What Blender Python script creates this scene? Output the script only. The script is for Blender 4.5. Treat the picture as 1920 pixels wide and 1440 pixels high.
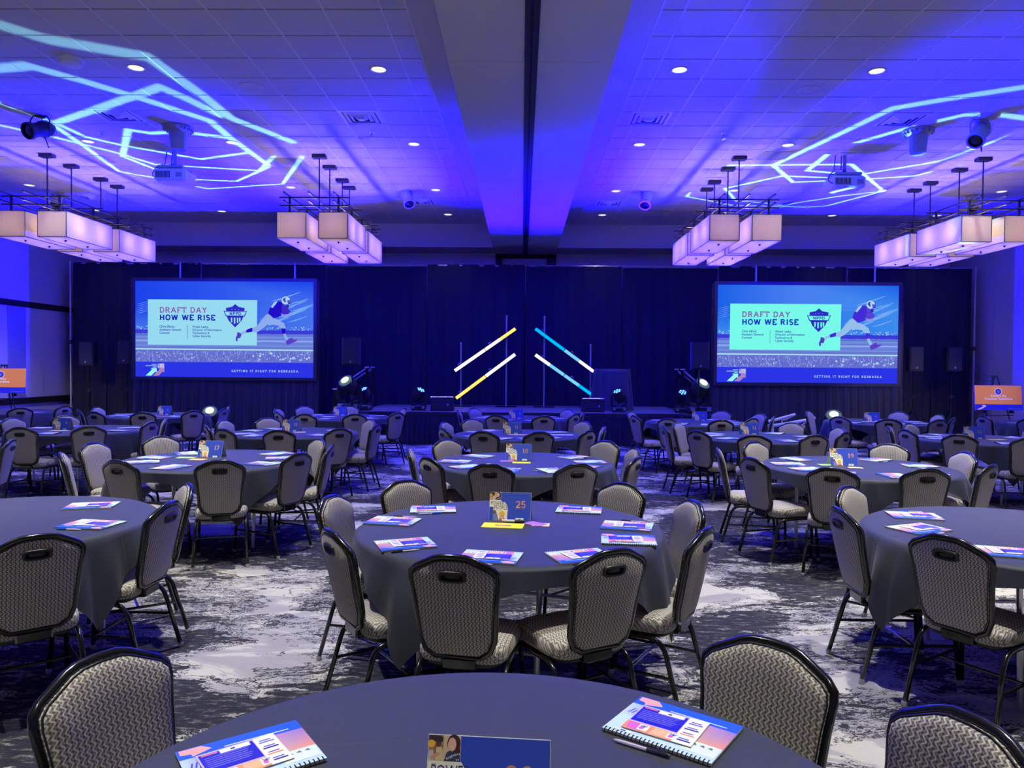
import bpy, bmesh, math, random
from mathutils import Vector, Matrix, Euler

random.seed(7)
scene = bpy.context.scene
for o in list(bpy.data.objects):
    bpy.data.objects.remove(o, do_unlink=True)
COL = scene.collection
PI = math.pi
R = math.radians

# ------------------------------------------------------------------ camera
F = 1385.0                       # focal length in pixels of a 1920 x 1440 frame
CAM_Z = 1.66
YAW, PITCH, ROLL = math.atan(18 / F), math.atan(32 / F), 0.0078
CAMROT = (Matrix.Rotation(YAW, 3, 'Z') @ Matrix.Rotation(PI / 2 - PITCH, 3, 'X') @ Matrix.Rotation(ROLL, 3, 'Z'))
cam_d = bpy.data.cameras.new('camera')
cam_d.sensor_fit = 'HORIZONTAL'
cam_d.sensor_width = 36.0
cam_d.lens = 36.0 * F / 1920.0
cam_d.clip_start = 0.05
cam_d.clip_end = 200
cam = bpy.data.objects.new('camera', cam_d)
COL.objects.link(cam)
cam.matrix_world = Matrix.Translation((0, 0, CAM_Z)) @ CAMROT.to_4x4()
scene.camera = cam

def ray(px, py):
    return CAMROT @ Vector(((px - 960) / F, (720 - py) / F, -1.0))
def at_z(px, py, z):
    d = ray(px, py)
    t = (z - CAM_Z) / d.z
    return Vector((d.x * t, d.y * t, z))
def at_y(px, py, y):
    d = ray(px, py)
    t = y / d.y
    return Vector((d.x * t, y, CAM_Z + d.z * t))

# ------------------------------------------------------------------ world, exposure
w = bpy.data.worlds.new('world')
scene.world = w
w.use_nodes = True
w.node_tree.nodes['Background'].inputs[0].default_value = (0.01, 0.01, 0.03, 1)
w.node_tree.nodes['Background'].inputs[1].default_value = 0.3
vs = scene.view_settings
vs.view_transform = 'Standard'
vs.look = 'None'
vs.gamma = 1.0
vs.exposure = 0.0
vs.use_curve_mapping = False

# light levels (watts of the individual lamps)
P_DOWN_NEAR = 960.0      # ceiling cans over the near half of the room
P_DOWN_MID = 340.0
P_DOWN_FAR = 105.0
P_DOWN_LAST = 25.0       # the row by the drapes is dimmed
P_BLUE = 19000.0          # blue wash heads on the stage
P_GOBO = 6000.0
P_CHAND = 11.0           # one bulb of a chandelier box

# ------------------------------------------------------------------ colours and materials
def s2l(c):
    c = c / 255.0
    return c / 12.92 if c <= 0.04045 else ((c + 0.055) / 1.055) ** 2.4
def C(r, g, b):
    return (s2l(r), s2l(g), s2l(b), 1.0)

MATS = {}
def new_mat(name):
    m = bpy.data.materials.new(name)
    m.use_nodes = True
    nt = m.node_tree
    for n in list(nt.nodes):
        nt.nodes.remove(n)
    out = nt.nodes.new('ShaderNodeOutputMaterial')
    MATS[name] = m
    return m, nt, out
def N(nt, t, **kw):
    n = nt.nodes.new(t)
    for k, v in kw.items():
        setattr(n, k, v)
    return n
def L(nt, a, b):
    nt.links.new(a, b)
def mth(nt, op, a, b=None, c=None, clamp=False):
    n = N(nt, 'ShaderNodeMath', operation=op, use_clamp=clamp)
    for i, v in enumerate((a, b, c)):
        if v is None:
            continue
        if isinstance(v, (int, float)):
            n.inputs[i].default_value = v
        else:
            L(nt, v, n.inputs[i])
    return n.outputs[0]
def mixc(nt, fac, a, b):
    n = N(nt, 'ShaderNodeMix', data_type='RGBA')
    for i, v in ((0, fac), (6, a), (7, b)):
        if isinstance(v, (int, float)):
            n.inputs[i].default_value = v
        elif isinstance(v, tuple):
            n.inputs[i].default_value = v
        else:
            L(nt, v, n.inputs[i])
    return n.outputs[2]
def noise(nt, vec, scale, detail=3.0, rough=0.5, dist=0.0):
    n = N(nt, 'ShaderNodeTexNoise')
    n.inputs['Scale'].default_value = scale
    n.inputs['Detail'].default_value = detail
    n.inputs['Roughness'].default_value = rough
    n.inputs['Distortion'].default_value = dist
    if vec is not None:
        L(nt, vec, n.inputs['Vector'])
    return n.outputs['Fac']
def ramp(nt, fac, stops, interp='LINEAR'):
    n = N(nt, 'ShaderNodeValToRGB')
    n.color_ramp.interpolation = interp
    el = n.color_ramp.elements
    while len(el) < len(stops):
        el.new(0.5)
    for e, (p, c) in zip(el, stops):
        e.position = p
        e.color = c if len(c) == 4 else (*c, 1)
    L(nt, fac, n.inputs[0])
    return n.outputs[0]
def obj_coord(nt):
    return N(nt, 'ShaderNodeTexCoord').outputs['Object']

def plain(name, col, rough=0.6, metal=0.0, var=0.12, scale=8.0, bump=0.0, bscale=60.0, spec=0.5, coat=0.0, sheen=0.0):
    """principled material with a little procedural mottling"""
    m, nt, out = new_mat(name)
    p = N(nt, 'ShaderNodeBsdfPrincipled')
    v = obj_coord(nt)
    f = noise(nt, v, scale, 4.0)
    a = tuple(min(1, c * (1 - var)) for c in col[:3]) + (1,)
    b = tuple(min(1, c * (1 + var)) for c in col[:3]) + (1,)
    L(nt, mixc(nt, f, a, b), p.inputs['Base Color'])
    p.inputs['Roughness'].default_value = rough
    p.inputs['Metallic'].default_value = metal
    p.inputs['Specular IOR Level'].default_value = spec
    p.inputs['Coat Weight'].default_value = coat
    p.inputs['Sheen Weight'].default_value = sheen
    if bump:
        bn = N(nt, 'ShaderNodeBump')
        bn.inputs['Strength'].default_value = bump
        bn.inputs['Distance'].default_value = 0.01
        L(nt, noise(nt, v, bscale, 2.0), bn.inputs['Height'])
        L(nt, bn.outputs[0], p.inputs['Normal'])
    L(nt, p.outputs[0], out.inputs[0])
    return m
def emit(name, col, strength, var=0.03):
    m, nt, out = new_mat(name)
    e = N(nt, 'ShaderNodeEmission')
    f = noise(nt, obj_coord(nt), 20.0)
    a = tuple(c * (1 - var) for c in col[:3]) + (1,)
    L(nt, mixc(nt, f, a, col), e.inputs[0])
    e.inputs[1].default_value = strength
    L(nt, e.outputs[0], out.inputs[0])
    return m
def print_mat(name, emission=None, rough=0.45):
    """flat print: colours stored with the printed pieces"""
    m, nt, out = new_mat(name)
    a = N(nt, 'ShaderNodeAttribute', attribute_name='ink')
    if emission:
        e = N(nt, 'ShaderNodeEmission')
        L(nt, a.outputs['Color'], e.inputs[0])
        e.inputs[1].default_value = emission
        L(nt, e.outputs[0], out.inputs[0])
    else:
        p = N(nt, 'ShaderNodeBsdfPrincipled')
        L(nt, a.outputs['Color'], p.inputs['Base Color'])
        p.inputs['Roughness'].default_value = rough
        L(nt, p.outputs[0], out.inputs[0])
    return m

plain('tile', (0.52, 0.50, 0.52), 0.9, var=0.05, scale=90, bump=0.25, bscale=220)
plain('grid', (0.62, 0.60, 0.64), 0.5, var=0.03)
plain('joint', (0.05, 0.05, 0.06), 0.8)  # dark colour painting the shadow lines in the recessed ceiling cross joints
plain('drywall', (0.50, 0.48, 0.50), 0.85, var=0.03, scale=2)
plain('wall_paint', (0.60, 0.57, 0.60), 0.8, var=0.04, scale=3, bump=0.1, bscale=150)
plain('wall_panel', (0.58, 0.55, 0.60), 0.85, var=0.05, scale=6, bump=0.2, bscale=300)
plain('wall_panel_dark', (0.27, 0.27, 0.33), 0.85, var=0.05, scale=6, bump=0.2, bscale=300)
plain('dark_trim', (0.012, 0.011, 0.012), 0.5)
plain('black_metal', (0.006, 0.006, 0.007), 0.2, var=0.1, spec=0.6, coat=0.3)
plain('black_plastic', (0.014, 0.014, 0.016), 0.45, var=0.15)
plain('black_case', (0.018, 0.018, 0.022), 0.6, var=0.2, bump=0.2, bscale=400)
plain('grille', (0.022, 0.022, 0.026), 0.55, var=0.5, scale=500, bump=0.4, bscale=700)
plain('bronze', (0.020, 0.018, 0.017), 0.4, metal=0.3)
plain('alu', (0.62, 0.62, 0.66), 0.35, metal=0.85, var=0.05)
plain('white_metal', (0.72, 0.72, 0.70), 0.4, var=0.05)
plain('white_plastic', (0.66, 0.66, 0.68), 0.5, var=0.04)
plain('grey_plastic', (0.30, 0.30, 0.33), 0.5, var=0.06)
plain('silver', (0.55, 0.55, 0.6), 0.3, metal=0.6, var=0.25, scale=30)
plain('velour', (0.022, 0.022, 0.034), 0.95, var=0.3, scale=30, sheen=0.1, spec=0.1)
plain('skirt_cloth', (0.030, 0.030, 0.040), 0.9, var=0.3, scale=30, sheen=0.15, spec=0.1)
plain('stage_deck', (0.11, 0.11, 0.12), 0.55, var=0.25, scale=5, bump=0.1, bscale=80)
plain('paper', (0.80, 0.80, 0.80), 0.7, var=0.03)
plain('wood_top', (0.22, 0.14, 0.08), 0.5, var=0.3, scale=5)
plain('yellow_paper', C(250, 225, 60)[:3], 0.7, var=0.03)
plain('cream_paper', C(250, 225, 170)[:3], 0.7, var=0.03)
plain('purple_paper', C(170, 110, 225)[:3], 0.7, var=0.03)
plain('green_paper', C(170, 225, 110)[:3], 0.7, var=0.03)
plain('orange_paper', C(250, 190, 110)[:3], 0.7, var=0.03)
plain('pink_paper', C(245, 110, 160)[:3], 0.7, var=0.03)
plain('pen_blue', C(20, 90, 220)[:3], 0.3)
plain('pen_dark', (0.02, 0.02, 0.03), 0.3)
plain('pen_clear', (0.6, 0.55, 0.75), 0.25)
emit('can_light', (1.0, 1.0, 0.93, 1), 1.05)
emit('lens_white', C(225, 255, 235), 2.5)
emit('lens_rim', C(110, 140, 130), 0.7)
emit('lens_blue', (0.06, 0.18, 1.0, 1), 6.0)
emit('led_orange', (1.0, 0.52, 0.10, 1), 1.9)
emit('led_warm', (1.0, 0.80, 0.62, 1), 2.2)
emit('led_cyan', (0.0, 0.42, 1.0, 1), 1.25)
emit('led_sky', (0.16, 0.52, 1.0, 1), 1.3)
emit('led_pink', (1.0, 0.70, 0.95, 1), 1.5)
emit('led_white', (0.95, 0.9, 1.0, 1), 2.0)
print_mat('print')
print_mat('slide_print', emission=1.0)

# tablecloth: dark polyester with faint fold creases
m, nt, out = new_mat('cloth')
p = N(nt, 'ShaderNodeBsdfPrincipled')
v = obj_coord(nt)
sx = N(nt, 'ShaderNodeSeparateXYZ'); L(nt, v, sx.inputs[0])
f = noise(nt, v, 12, 4)
L(nt, mixc(nt, f, (0.031, 0.036, 0.052, 1), (0.039, 0.044, 0.063, 1)), p.inputs['Base Color'])
p.inputs['Roughness'].default_value = 0.6
p.inputs['Sheen Weight'].default_value = 0.10
p.inputs['Sheen Roughness'].default_value = 0.4
p.inputs['Specular IOR Level'].default_value = 0.32
hs = None
for ax, pos in ((0, 0.0), (0, 0.46), (0, -0.46), (1, 0.0), (1, 0.46), (1, -0.46)):
    dd = mth(nt, 'ABSOLUTE', mth(nt, 'SUBTRACT', sx.outputs[ax], pos))
    g = mth(nt, 'SUBTRACT', 1.0, mth(nt, 'DIVIDE', dd, 0.008), clamp=True)
    hs = g if hs is None else mth(nt, 'MAXIMUM', hs, g)
hh = mth(nt, 'ADD', mth(nt, 'MULTIPLY', hs, 0.6), mth(nt, 'MULTIPLY', noise(nt, v, 5, 3), 0.8))
bn = N(nt, 'ShaderNodeBump'); bn.inputs['Strength'].default_value = 0.2; bn.inputs['Distance'].default_value = 0.010
L(nt, hh, bn.inputs['Height']); L(nt, bn.outputs[0], p.inputs['Normal'])
L(nt, p.outputs[0], out.inputs[0])

# chair upholstery: woven wavy stripes
m, nt, out = new_mat('upholstery')
p = N(nt, 'ShaderNodeBsdfPrincipled')
v = obj_coord(nt)
sx = N(nt, 'ShaderNodeSeparateXYZ'); L(nt, v, sx.inputs[0])
vv = mth(nt, 'SUBTRACT', sx.outputs[2], sx.outputs[1])
wav = mth(nt, 'SINE', mth(nt, 'MULTIPLY', vv, 2 * PI / 0.026))
ph = mth(nt, 'ADD', mth(nt, 'MULTIPLY', sx.outputs[0], 2 * PI / 0.0155), mth(nt, 'MULTIPLY', wav, 1.75))
st = mth(nt, 'ADD', mth(nt, 'MULTIPLY', mth(nt, 'SINE', ph), 0.5), 0.5)
ph2 = mth(nt, 'ADD', mth(nt, 'MULTIPLY', sx.outputs[0], 2 * PI / 0.0155), mth(nt, 'MULTIPLY', wav, -1.75))
st2 = mth(nt, 'ADD', mth(nt, 'MULTIPLY', mth(nt, 'SINE', ph2), 0.5), 0.5)
stt = mth(nt, 'MAXIMUM', st, mth(nt, 'MULTIPLY', st2, 0.60))
fab = ramp(nt, stt, [(0.0, (0.078, 0.069, 0.060)), (0.45, (0.178, 0.160, 0.138)), (0.75, (0.445, 0.413, 0.358)), (1.0, (0.65, 0.612, 0.535))])
L(nt, fab, p.inputs['Base Color'])
p.inputs['Roughness'].default_value = 0.7
p.inputs['Sheen Weight'].default_value = 0.1
p.inputs['Specular IOR Level'].default_value = 0.35
bn = N(nt, 'ShaderNodeBump'); bn.inputs['Strength'].default_value = 0.25; bn.inputs['Distance'].default_value = 0.004
L(nt, stt, bn.inputs['Height']); L(nt, bn.outputs[0], p.inputs['Normal'])
L(nt, p.outputs[0], out.inputs[0])

# chandelier shade fabric: passes the bulb's light through
m, nt, out = new_mat('shade')
v = obj_coord(nt)
f = noise(nt, v, 60, 4)
cc = mixc(nt, f, (0.46, 0.40, 0.30, 1), (0.62, 0.54, 0.42, 1))
ct = mixc(nt, f, (0.36, 0.31, 0.21, 1), (0.44, 0.38, 0.27, 1))
d = N(nt, 'ShaderNodeBsdfDiffuse'); t = N(nt, 'ShaderNodeBsdfTranslucent')
L(nt, cc, d.inputs[0]); L(nt, ct, t.inputs[0])
mx = N(nt, 'ShaderNodeMixShader'); mx.inputs[0].default_value = 0.42
L(nt, d.outputs[0], mx.inputs[1]); L(nt, t.outputs[0], mx.inputs[2]); L(nt, mx.outputs[0], out.inputs[0])

# carpet: brushed abstract pattern, pale grey, charcoal and tan
m, nt, out = new_mat('carpet')
p = N(nt, 'ShaderNodeBsdfPrincipled')
v = obj_coord(nt)
mp = N(nt, 'ShaderNodeMapping'); mp.inputs['Scale'].default_value = (0.62, 1.0, 1.0); mp.inputs['Rotation'].default_value = (0, 0, 0.12)
L(nt, v, mp.inputs[0]); vb = mp.outputs[0]
mp2 = N(nt, 'ShaderNodeMapping'); mp2.inputs['Scale'].default_value = (3.0, 10.0, 1.0); mp2.inputs['Rotation'].default_value = (0, 0, 0.12)
L(nt, v, mp2.inputs[0]); vs2 = mp2.outputs[0]
big = noise(nt, vb, 1.0, 2.0, 0.5, 0.8)
med = noise(nt, vb, 3.2, 8.0, 0.66, 0.9)
strk = noise(nt, vs2, 1.3, 6.0, 0.65, 0.3)
fleck = noise(nt, v, 26.0, 5.0, 0.7)
field = mth(nt, 'ADD', mth(nt, 'ADD', mth(nt, 'MULTIPLY', big, 0.95), mth(nt, 'MULTIPLY', med, 0.55)), mth(nt, 'MULTIPLY', strk, 0.50))
field = mth(nt, 'ADD', field, mth(nt, 'MULTIPLY', mth(nt, 'SUBTRACT', fleck, 0.5), 0.22))
dark = ramp(nt, field, [(0.0, (0, 0, 0)), (0.99, (0, 0, 0)), (1.0, (1, 1, 1))])
dk = mth(nt, 'GREATER_THAN', field, 1.005)
edge = mth(nt, 'LESS_THAN', mth(nt, 'ABSOLUTE', mth(nt, 'SUBTRACT', field, 0.955)), 0.010)
edge2 = mth(nt, 'LESS_THAN', mth(nt, 'ABSOLUTE', mth(nt, 'SUBTRACT', mth(nt, 'ADD', med, mth(nt, 'MULTIPLY', fleck, 0.12)), 0.60)), 0.011)
cont = mth(nt, 'LESS_THAN', mth(nt, 'ABSOLUTE', mth(nt, 'SUBTRACT', mth(nt, 'FRACT', mth(nt, 'MULTIPLY', mth(nt, 'ADD', med, mth(nt, 'MULTIPLY', fleck, 0.05)), 11.0)), 0.5)), 0.075)
edge2 = mth(nt, 'MAXIMUM', edge2, mth(nt, 'MULTIPLY', cont, mth(nt, 'GREATER_THAN', noise(nt, vb, 1.3, 3.0, 0.5, 0.5), 0.52)))
edgem = mth(nt, 'MULTIPLY', mth(nt, 'MAXIMUM', edge, edge2), mth(nt, 'GREATER_THAN', big, 0.40))
lightc = ramp(nt, noise(nt, vb, 2.1, 6.0, 0.6, 1.4), [(0.40, (0.35, 0.34, 0.35)), (0.50, (0.40, 0.39, 0.395)), (0.52, (0.53, 0.52, 0.47)), (0.7, (0.56, 0.54, 0.475))])
tan = mth(nt, 'GREATER_THAN', mth(nt, 'ADD', noise(nt, vb, 1.7, 4.0, 0.6, 1.0), mth(nt, 'MULTIPLY', strk, 0.10)), 0.735)
lightc = mixc(nt, tan, lightc, (0.40, 0.30, 0.24, 1))
darkc = ramp(nt, noise(nt, vs2, 3.2, 6.0, 0.75), [(0.42, (0.028, 0.029, 0.042)), (0.55, (0.042, 0.042, 0.055)), (0.57, (0.13, 0.125, 0.12)), (0.64, (0.17, 0.165, 0.155)), (0.655, (0.46, 0.45, 0.42))])
cc = mixc(nt, edgem, lightc, (0.035, 0.035, 0.05, 1))
cc = mixc(nt, dk, cc, darkc)
pile = noise(nt, v, 160.0, 2.0, 0.6)
cc2 = N(nt, 'ShaderNodeMix', data_type='RGBA', blend_type='MULTIPLY'); cc2.inputs[0].default_value = 1.0
L(nt, cc, cc2.inputs[6]); L(nt, ramp(nt, pile, [(0.25, (0.78, 0.78, 0.78)), (0.75, (1, 1, 1))]), cc2.inputs[7])
L(nt, cc2.outputs[2], p.inputs['Base Color'])
p.inputs['Roughness'].default_value = 0.95
p.inputs['Specular IOR Level'].default_value = 0.1
bn = N(nt, 'ShaderNodeBump'); bn.inputs['Strength'].default_value = 0.5; bn.inputs['Distance'].default_value = 0.006
L(nt, pile, bn.inputs['Height']); L(nt, bn.outputs[0], p.inputs['Normal'])
L(nt, p.outputs[0], out.inputs[0])

# ------------------------------------------------------------------ mesh helpers
class MB:
    def __init__(s):
        s.v = []; s.f = []
    def add(s, vs_, fs, M=None):
        b = len(s.v)
        s.v += [tuple(M @ Vector(q)) if M else tuple(q) for q in vs_]
        s.f += [tuple(b + i for i in q) for q in fs]
        return s
    def box(s, x0, x1, y0, y1, z0, z1, M=None):
        q = [(x0, y0, z0), (x1, y0, z0), (x1, y1, z0), (x0, y1, z0), (x0, y0, z1), (x1, y0, z1), (x1, y1, z1), (x0, y1, z1)]
        return s.add(q, [(0, 3, 2, 1), (4, 5, 6, 7), (0, 1, 5, 4), (1, 2, 6, 5), (2, 3, 7, 6), (3, 0, 4, 7)], M)
    def rbox(s, x0, x1, y0, y1, z0, z1, r=0.01, M=None):
        """box with chamfered edges"""
        r = min(r, (x1 - x0) / 2.01, (y1 - y0) / 2.01, (z1 - z0) / 2.01)
        rings = []
        for z, i in ((z0, r), (z0 + r, 0), (z1 - r, 0), (z1, r)):
            xa, xb, ya, yb = x0 + i, x1 - i, y0 + i, y1 - i
            rings.append([(xa + r, ya, z), (xb - r, ya, z), (xb, ya + r, z), (xb, yb - r, z), (xb - r, yb, z), (xa + r, yb, z), (xa, yb - r, z), (xa, ya + r, z)])
        return s.rings(rings, M=M)
    def rings(s, rings, cap=True, closed=True, M=None):
        n = len(rings[0]); vs_ = [q for r_ in rings for q in r_]; fs = []
        for k in range(len(rings) - 1):
            for i in range(n if closed else n - 1):
                j = (i + 1) % n
                fs.append((k * n + i, k * n + j, (k + 1) * n + j, (k + 1) * n + i))
        if cap:
            fs.append(tuple(range(n))[::-1]); fs.append(tuple((len(rings) - 1) * n + i for i in range(n)))
        return s.add(vs_, fs, M)
    def lathe(s, prof, seg=16, M=None, cap=True):
        return s.rings([[(r_ * math.cos(2 * PI * i / seg), r_ * math.sin(2 * PI * i / seg), z) for i in range(seg)] for r_, z in prof], cap, M=M)
    def tube(s, pts, r, seg=8, closed=False, M=None):
        pts = [Vector(q) for q in pts]; n = len(pts); rs = []; up = None
        for i, q in enumerate(pts):
            if closed:
                t = pts[(i + 1) % n] - pts[i - 1]
            else:
                t = pts[min(i + 1, n - 1)] - pts[max(i - 1, 0)]
            t.normalize()
            if up is None:
                up = Vector((0, 0, 1)) if abs(t.z) < 0.9 else Vector((1, 0, 0))
            a = up - t * up.dot(t)
            a.normalize(); up = a
            b = t.cross(a)
            rr = r[i] if isinstance(r, (list, tuple)) else r
            rs.append([tuple(q + (a * math.cos(2 * PI * k / seg) + b * math.sin(2 * PI * k / seg)) * rr) for k in range(seg)])
        if closed:
            rs.append(rs[0]); return s.rings(rs, False, M=M)
        return s.rings(rs, True, M=M)
    def prism(s, poly, z0, z1, M=None):
        return s.rings([[(x, y, z0) for x, y in poly], [(x, y, z1) for x, y in poly]], M=M)
    def mesh(s, name, mat, smooth=False, fix=True):
        me = bpy.data.meshes.new(name)
        me.from_pydata(s.v, [], s.f)
        if fix:
            bm = bmesh.new(); bm.from_mesh(me)
            bmesh.ops.recalc_face_normals(bm, faces=bm.faces); bm.to_mesh(me); bm.free()
        if smooth:
            me.polygons.foreach_set('use_smooth', [True] * len(me.polygons))
            if smooth != 'all':
                me.set_sharp_from_angle(angle=R(40))
        me.materials.append(MATS[mat])
        return me
    def build(s, name, mat, parent=None, smooth=False, fix=True, **tags):
        return mobj(name, s.mesh(name, mat, smooth, fix), parent, **tags)

def mobj(name, me, parent=None, **tags):
    o = bpy.data.objects.new(name, me)
    COL.objects.link(o)
    if parent is not None:
        o.parent = parent
    for k, vv_ in tags.items():
        if vv_ is not None:
            o[k] = vv_
    return o
def thing(name, label, category, loc=(0, 0, 0), rz=0.0, group=None):
    o = bpy.data.objects.new(name, None)
    o.empty_display_size = 0.1
    COL.objects.link(o)
    o.location = loc
    o.rotation_euler = (0, 0, rz)
    o['label'] = label; o['category'] = category
    if group:
        o['group'] = group
    return o
def spawn(spec, name, label, category, loc, rz=0.0, group=None):
    """one individual of a kind: an empty with a copy of every part (meshes shared)"""
    t_ = thing(name, label, category, loc, rz, group)
    made = []
    for pn, me, par in spec:
        made.append(mobj(pn, me, t_ if par is None else made[par]))
    return t_
def struct(name, mb, mat, parent=None, smooth=False):
    return mb.build(name, mat, parent, smooth, kind='structure')
def Mx(loc=(0, 0, 0), rx=0, ry=0, rz=0):
    return Matrix.Translation(loc) @ Euler((rx, ry, rz), 'XYZ').to_matrix().to_4x4()
def aim(loc, target):
    """matrix whose local +Z points from loc to target"""
    d_ = (Vector(target) - Vector(loc)).normalized()
    return Matrix.Translation(loc) @ d_.to_track_quat('Z', 'Y').to_matrix().to_4x4()
def bez(a, b, c, n=6):
    a, b, c = Vector(a), Vector(b), Vector(c)
    return [tuple(a * (1 - t_) ** 2 + b * 2 * t_ * (1 - t_) + c * t_ * t_) for t_ in [i / n for i in range(n + 1)]]

# ------------------------------------------------------------------ print: coloured flat pieces and lettering
def arc(cx, cy, rx, ry, a0, a1, n=10):
    return [(cx + rx * math.cos(R(a0 + (a1 - a0) * i / n)), cy + ry * math.sin(R(a0 + (a1 - a0) * i / n))) for i in range(n + 1)]
GL = {  # slab serif strokes: width, strokes, serifs (x, y, half width)
 'A': (.98, [[(.12, 0), (.49, 1)], [(.49, 1), (.86, 0)], [(.27, .36), (.71, .36)]], [(.12, 0, .14), (.86, 0, .14), (.44, 1, .1)]),
 'B': (.82, [[(.18, 0), (.18, 1)], [(.18, .95)] + arc(.45, .74, .24, .21, 90, -90) + [(.18, .53)], [(.18, .53)] + arc(.47, .29, .27, .24, 90, -90) + [(.18, .05)]], [(.14, 0, .1), (.14, 1, .1)]),
 'C': (.86, [arc(.46, .5, .34, .46, 45, 315)], [(.74, .8, .02)]),
 'D': (.90, [[(.18, 0), (.18, 1)], [(.18, .95)] + arc(.42, .5, .36, .45, 90, -90) + [(.18, .05)]], [(.16, 0, .13), (.16, 1, .13)]),
 'E': (.80, [[(.18, 0), (.18, 1)], [(.1, .95), (.72, .95), (.72, .78)], [(.18, .5), (.55, .5)], [(.1, .05), (.72, .05), (.72, .24)]], [(.14, 0, .1), (.14, 1, .1)]),
 'F': (.76, [[(.18, 0), (.18, 1)], [(.1, .95), (.70, .95), (.70, .76)], [(.18, .5), (.52, .5)]], [(.18, 0, .16), (.14, 1, .1)]),
 'G': (.90, [arc(.46, .5, .36, .46, 45, 345), [(.52, .44), (.84, .44)], [(.80, .44), (.80, .1)]], []),
 'H': (.98, [[(.2, 0), (.2, 1)], [(.78, 0), (.78, 1)], [(.2, .5), (.78, .5)]], [(.2, 0, .16), (.2, 1, .16), (.78, 0, .16), (.78, 1, .16)]),
 'I': (.44, [[(.22, 0), (.22, 1)]], [(.22, 0, .17), (.22, 1, .17)]),
 'K': (.92, [[(.2, 0), (.2, 1)], [(.2, .4), (.74, 1)], [(.38, .58), (.78, 0)]], [(.2, 0, .16), (.2, 1, .16), (.76, 0, .13), (.72, 1, .13)]),
 'N': (.98, [[(.2, 0), (.2, 1)], [(.2, 1), (.78, 0)], [(.78, 0), (.78, 1)]], [(.2, 0, .16), (.14, 1, .1), (.78, 1, .16)]),
 'O': (.94, [arc(.47, .5, .36, .46, 0, 360, 20)], []),
 'P': (.80, [[(.18, 0), (.18, 1)], [(.18, .95)] + arc(.44, .71, .27, .24, 90, -90) + [(.18, .47)]], [(.2, 0, .17), (.14, 1, .1)]),
 'R': (.92, [[(.18, 0), (.18, 1)], [(.18, .95)] + arc(.46, .73, .25, .22, 90, -90) + [(.18, .51)], [(.46, .51), (.74, .02)]], [(.2, 0, .16), (.14, 1, .1), (.78, 0, .1)]),
 'S': (.78, [arc(.39, .73, .26, .23, 30, 270) , arc(.39, .27, .28, .23, 90, -150)], []),
 'T': (.84, [[(.42, 0), (.42, 1)], [(.08, .74), (.08, .95), (.76, .95), (.76, .74)]], [(.42, 0, .17)]),
 'W': (1.28, [[(.14, 1), (.38, 0)], [(.38, 0), (.64, .95)], [(.64, .95), (.90, 0)], [(.90, 0), (1.14, 1)]], [(.14, 1, .14), (.64, 1, .1), (1.14, 1, .14)]),
 'Y': (.92, [[(.14, 1), (.46, .46)], [(.78, 1), (.46, .46)], [(.46, .46), (.46, 0)]], [(.14, 1, .14), (.78, 1, .14), (.46, 0, .16)]),
 '0': (.70, [arc(.35, .5, .25, .46, 0, 360, 20)], []),
 '1': (.56, [[(.12, .82), (.30, .97), (.30, 0)]], [(.30, 0, .2)]),
 '2': (.72, [arc(.35, .70, .25, .26, 165, -35, 10) + [(.10, .05), (.62, .05), (.62, .2)]], []),
 '3': (.70, [arc(.34, .74, .23, .22, 155, -90, 10), arc(.34, .27, .26, .24, 90, -155, 10)], []),
 '4': (.74, [[(.52, 0), (.52, 1)], [(.52, 1), (.08, .3)], [(.08, .3), (.68, .3)]], [(.52, 0, .17)]),
 '5': (.70, [[(.58, .95), (.16, .95), (.14, .54)] + arc(.34, .32, .25, .28, 110, -150, 10)], []),
 '6': (.72, [arc(.36, .30, .25, .26, 0, 360, 16), arc(.50, .40, .40, .56, 100, 185, 8)], []),
 '7': (.70, [[(.10, .76), (.10, .95), (.62, .95), (.28, 0)]], [(.28, 0, .14)]),
 '8': (.72, [arc(.36, .74, .21, .22, 0, 360, 16), arc(.36, .28, .26, .24, 0, 360, 16)], []),
 '9': (.72, [arc(.36, .70, .25, .26, 0, 360, 16), arc(.22, .60, .40, .56, -80, 5, 8)], []),
 '.': (.34, [[(.12, .06), (.22, .06)]], []),
}
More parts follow.
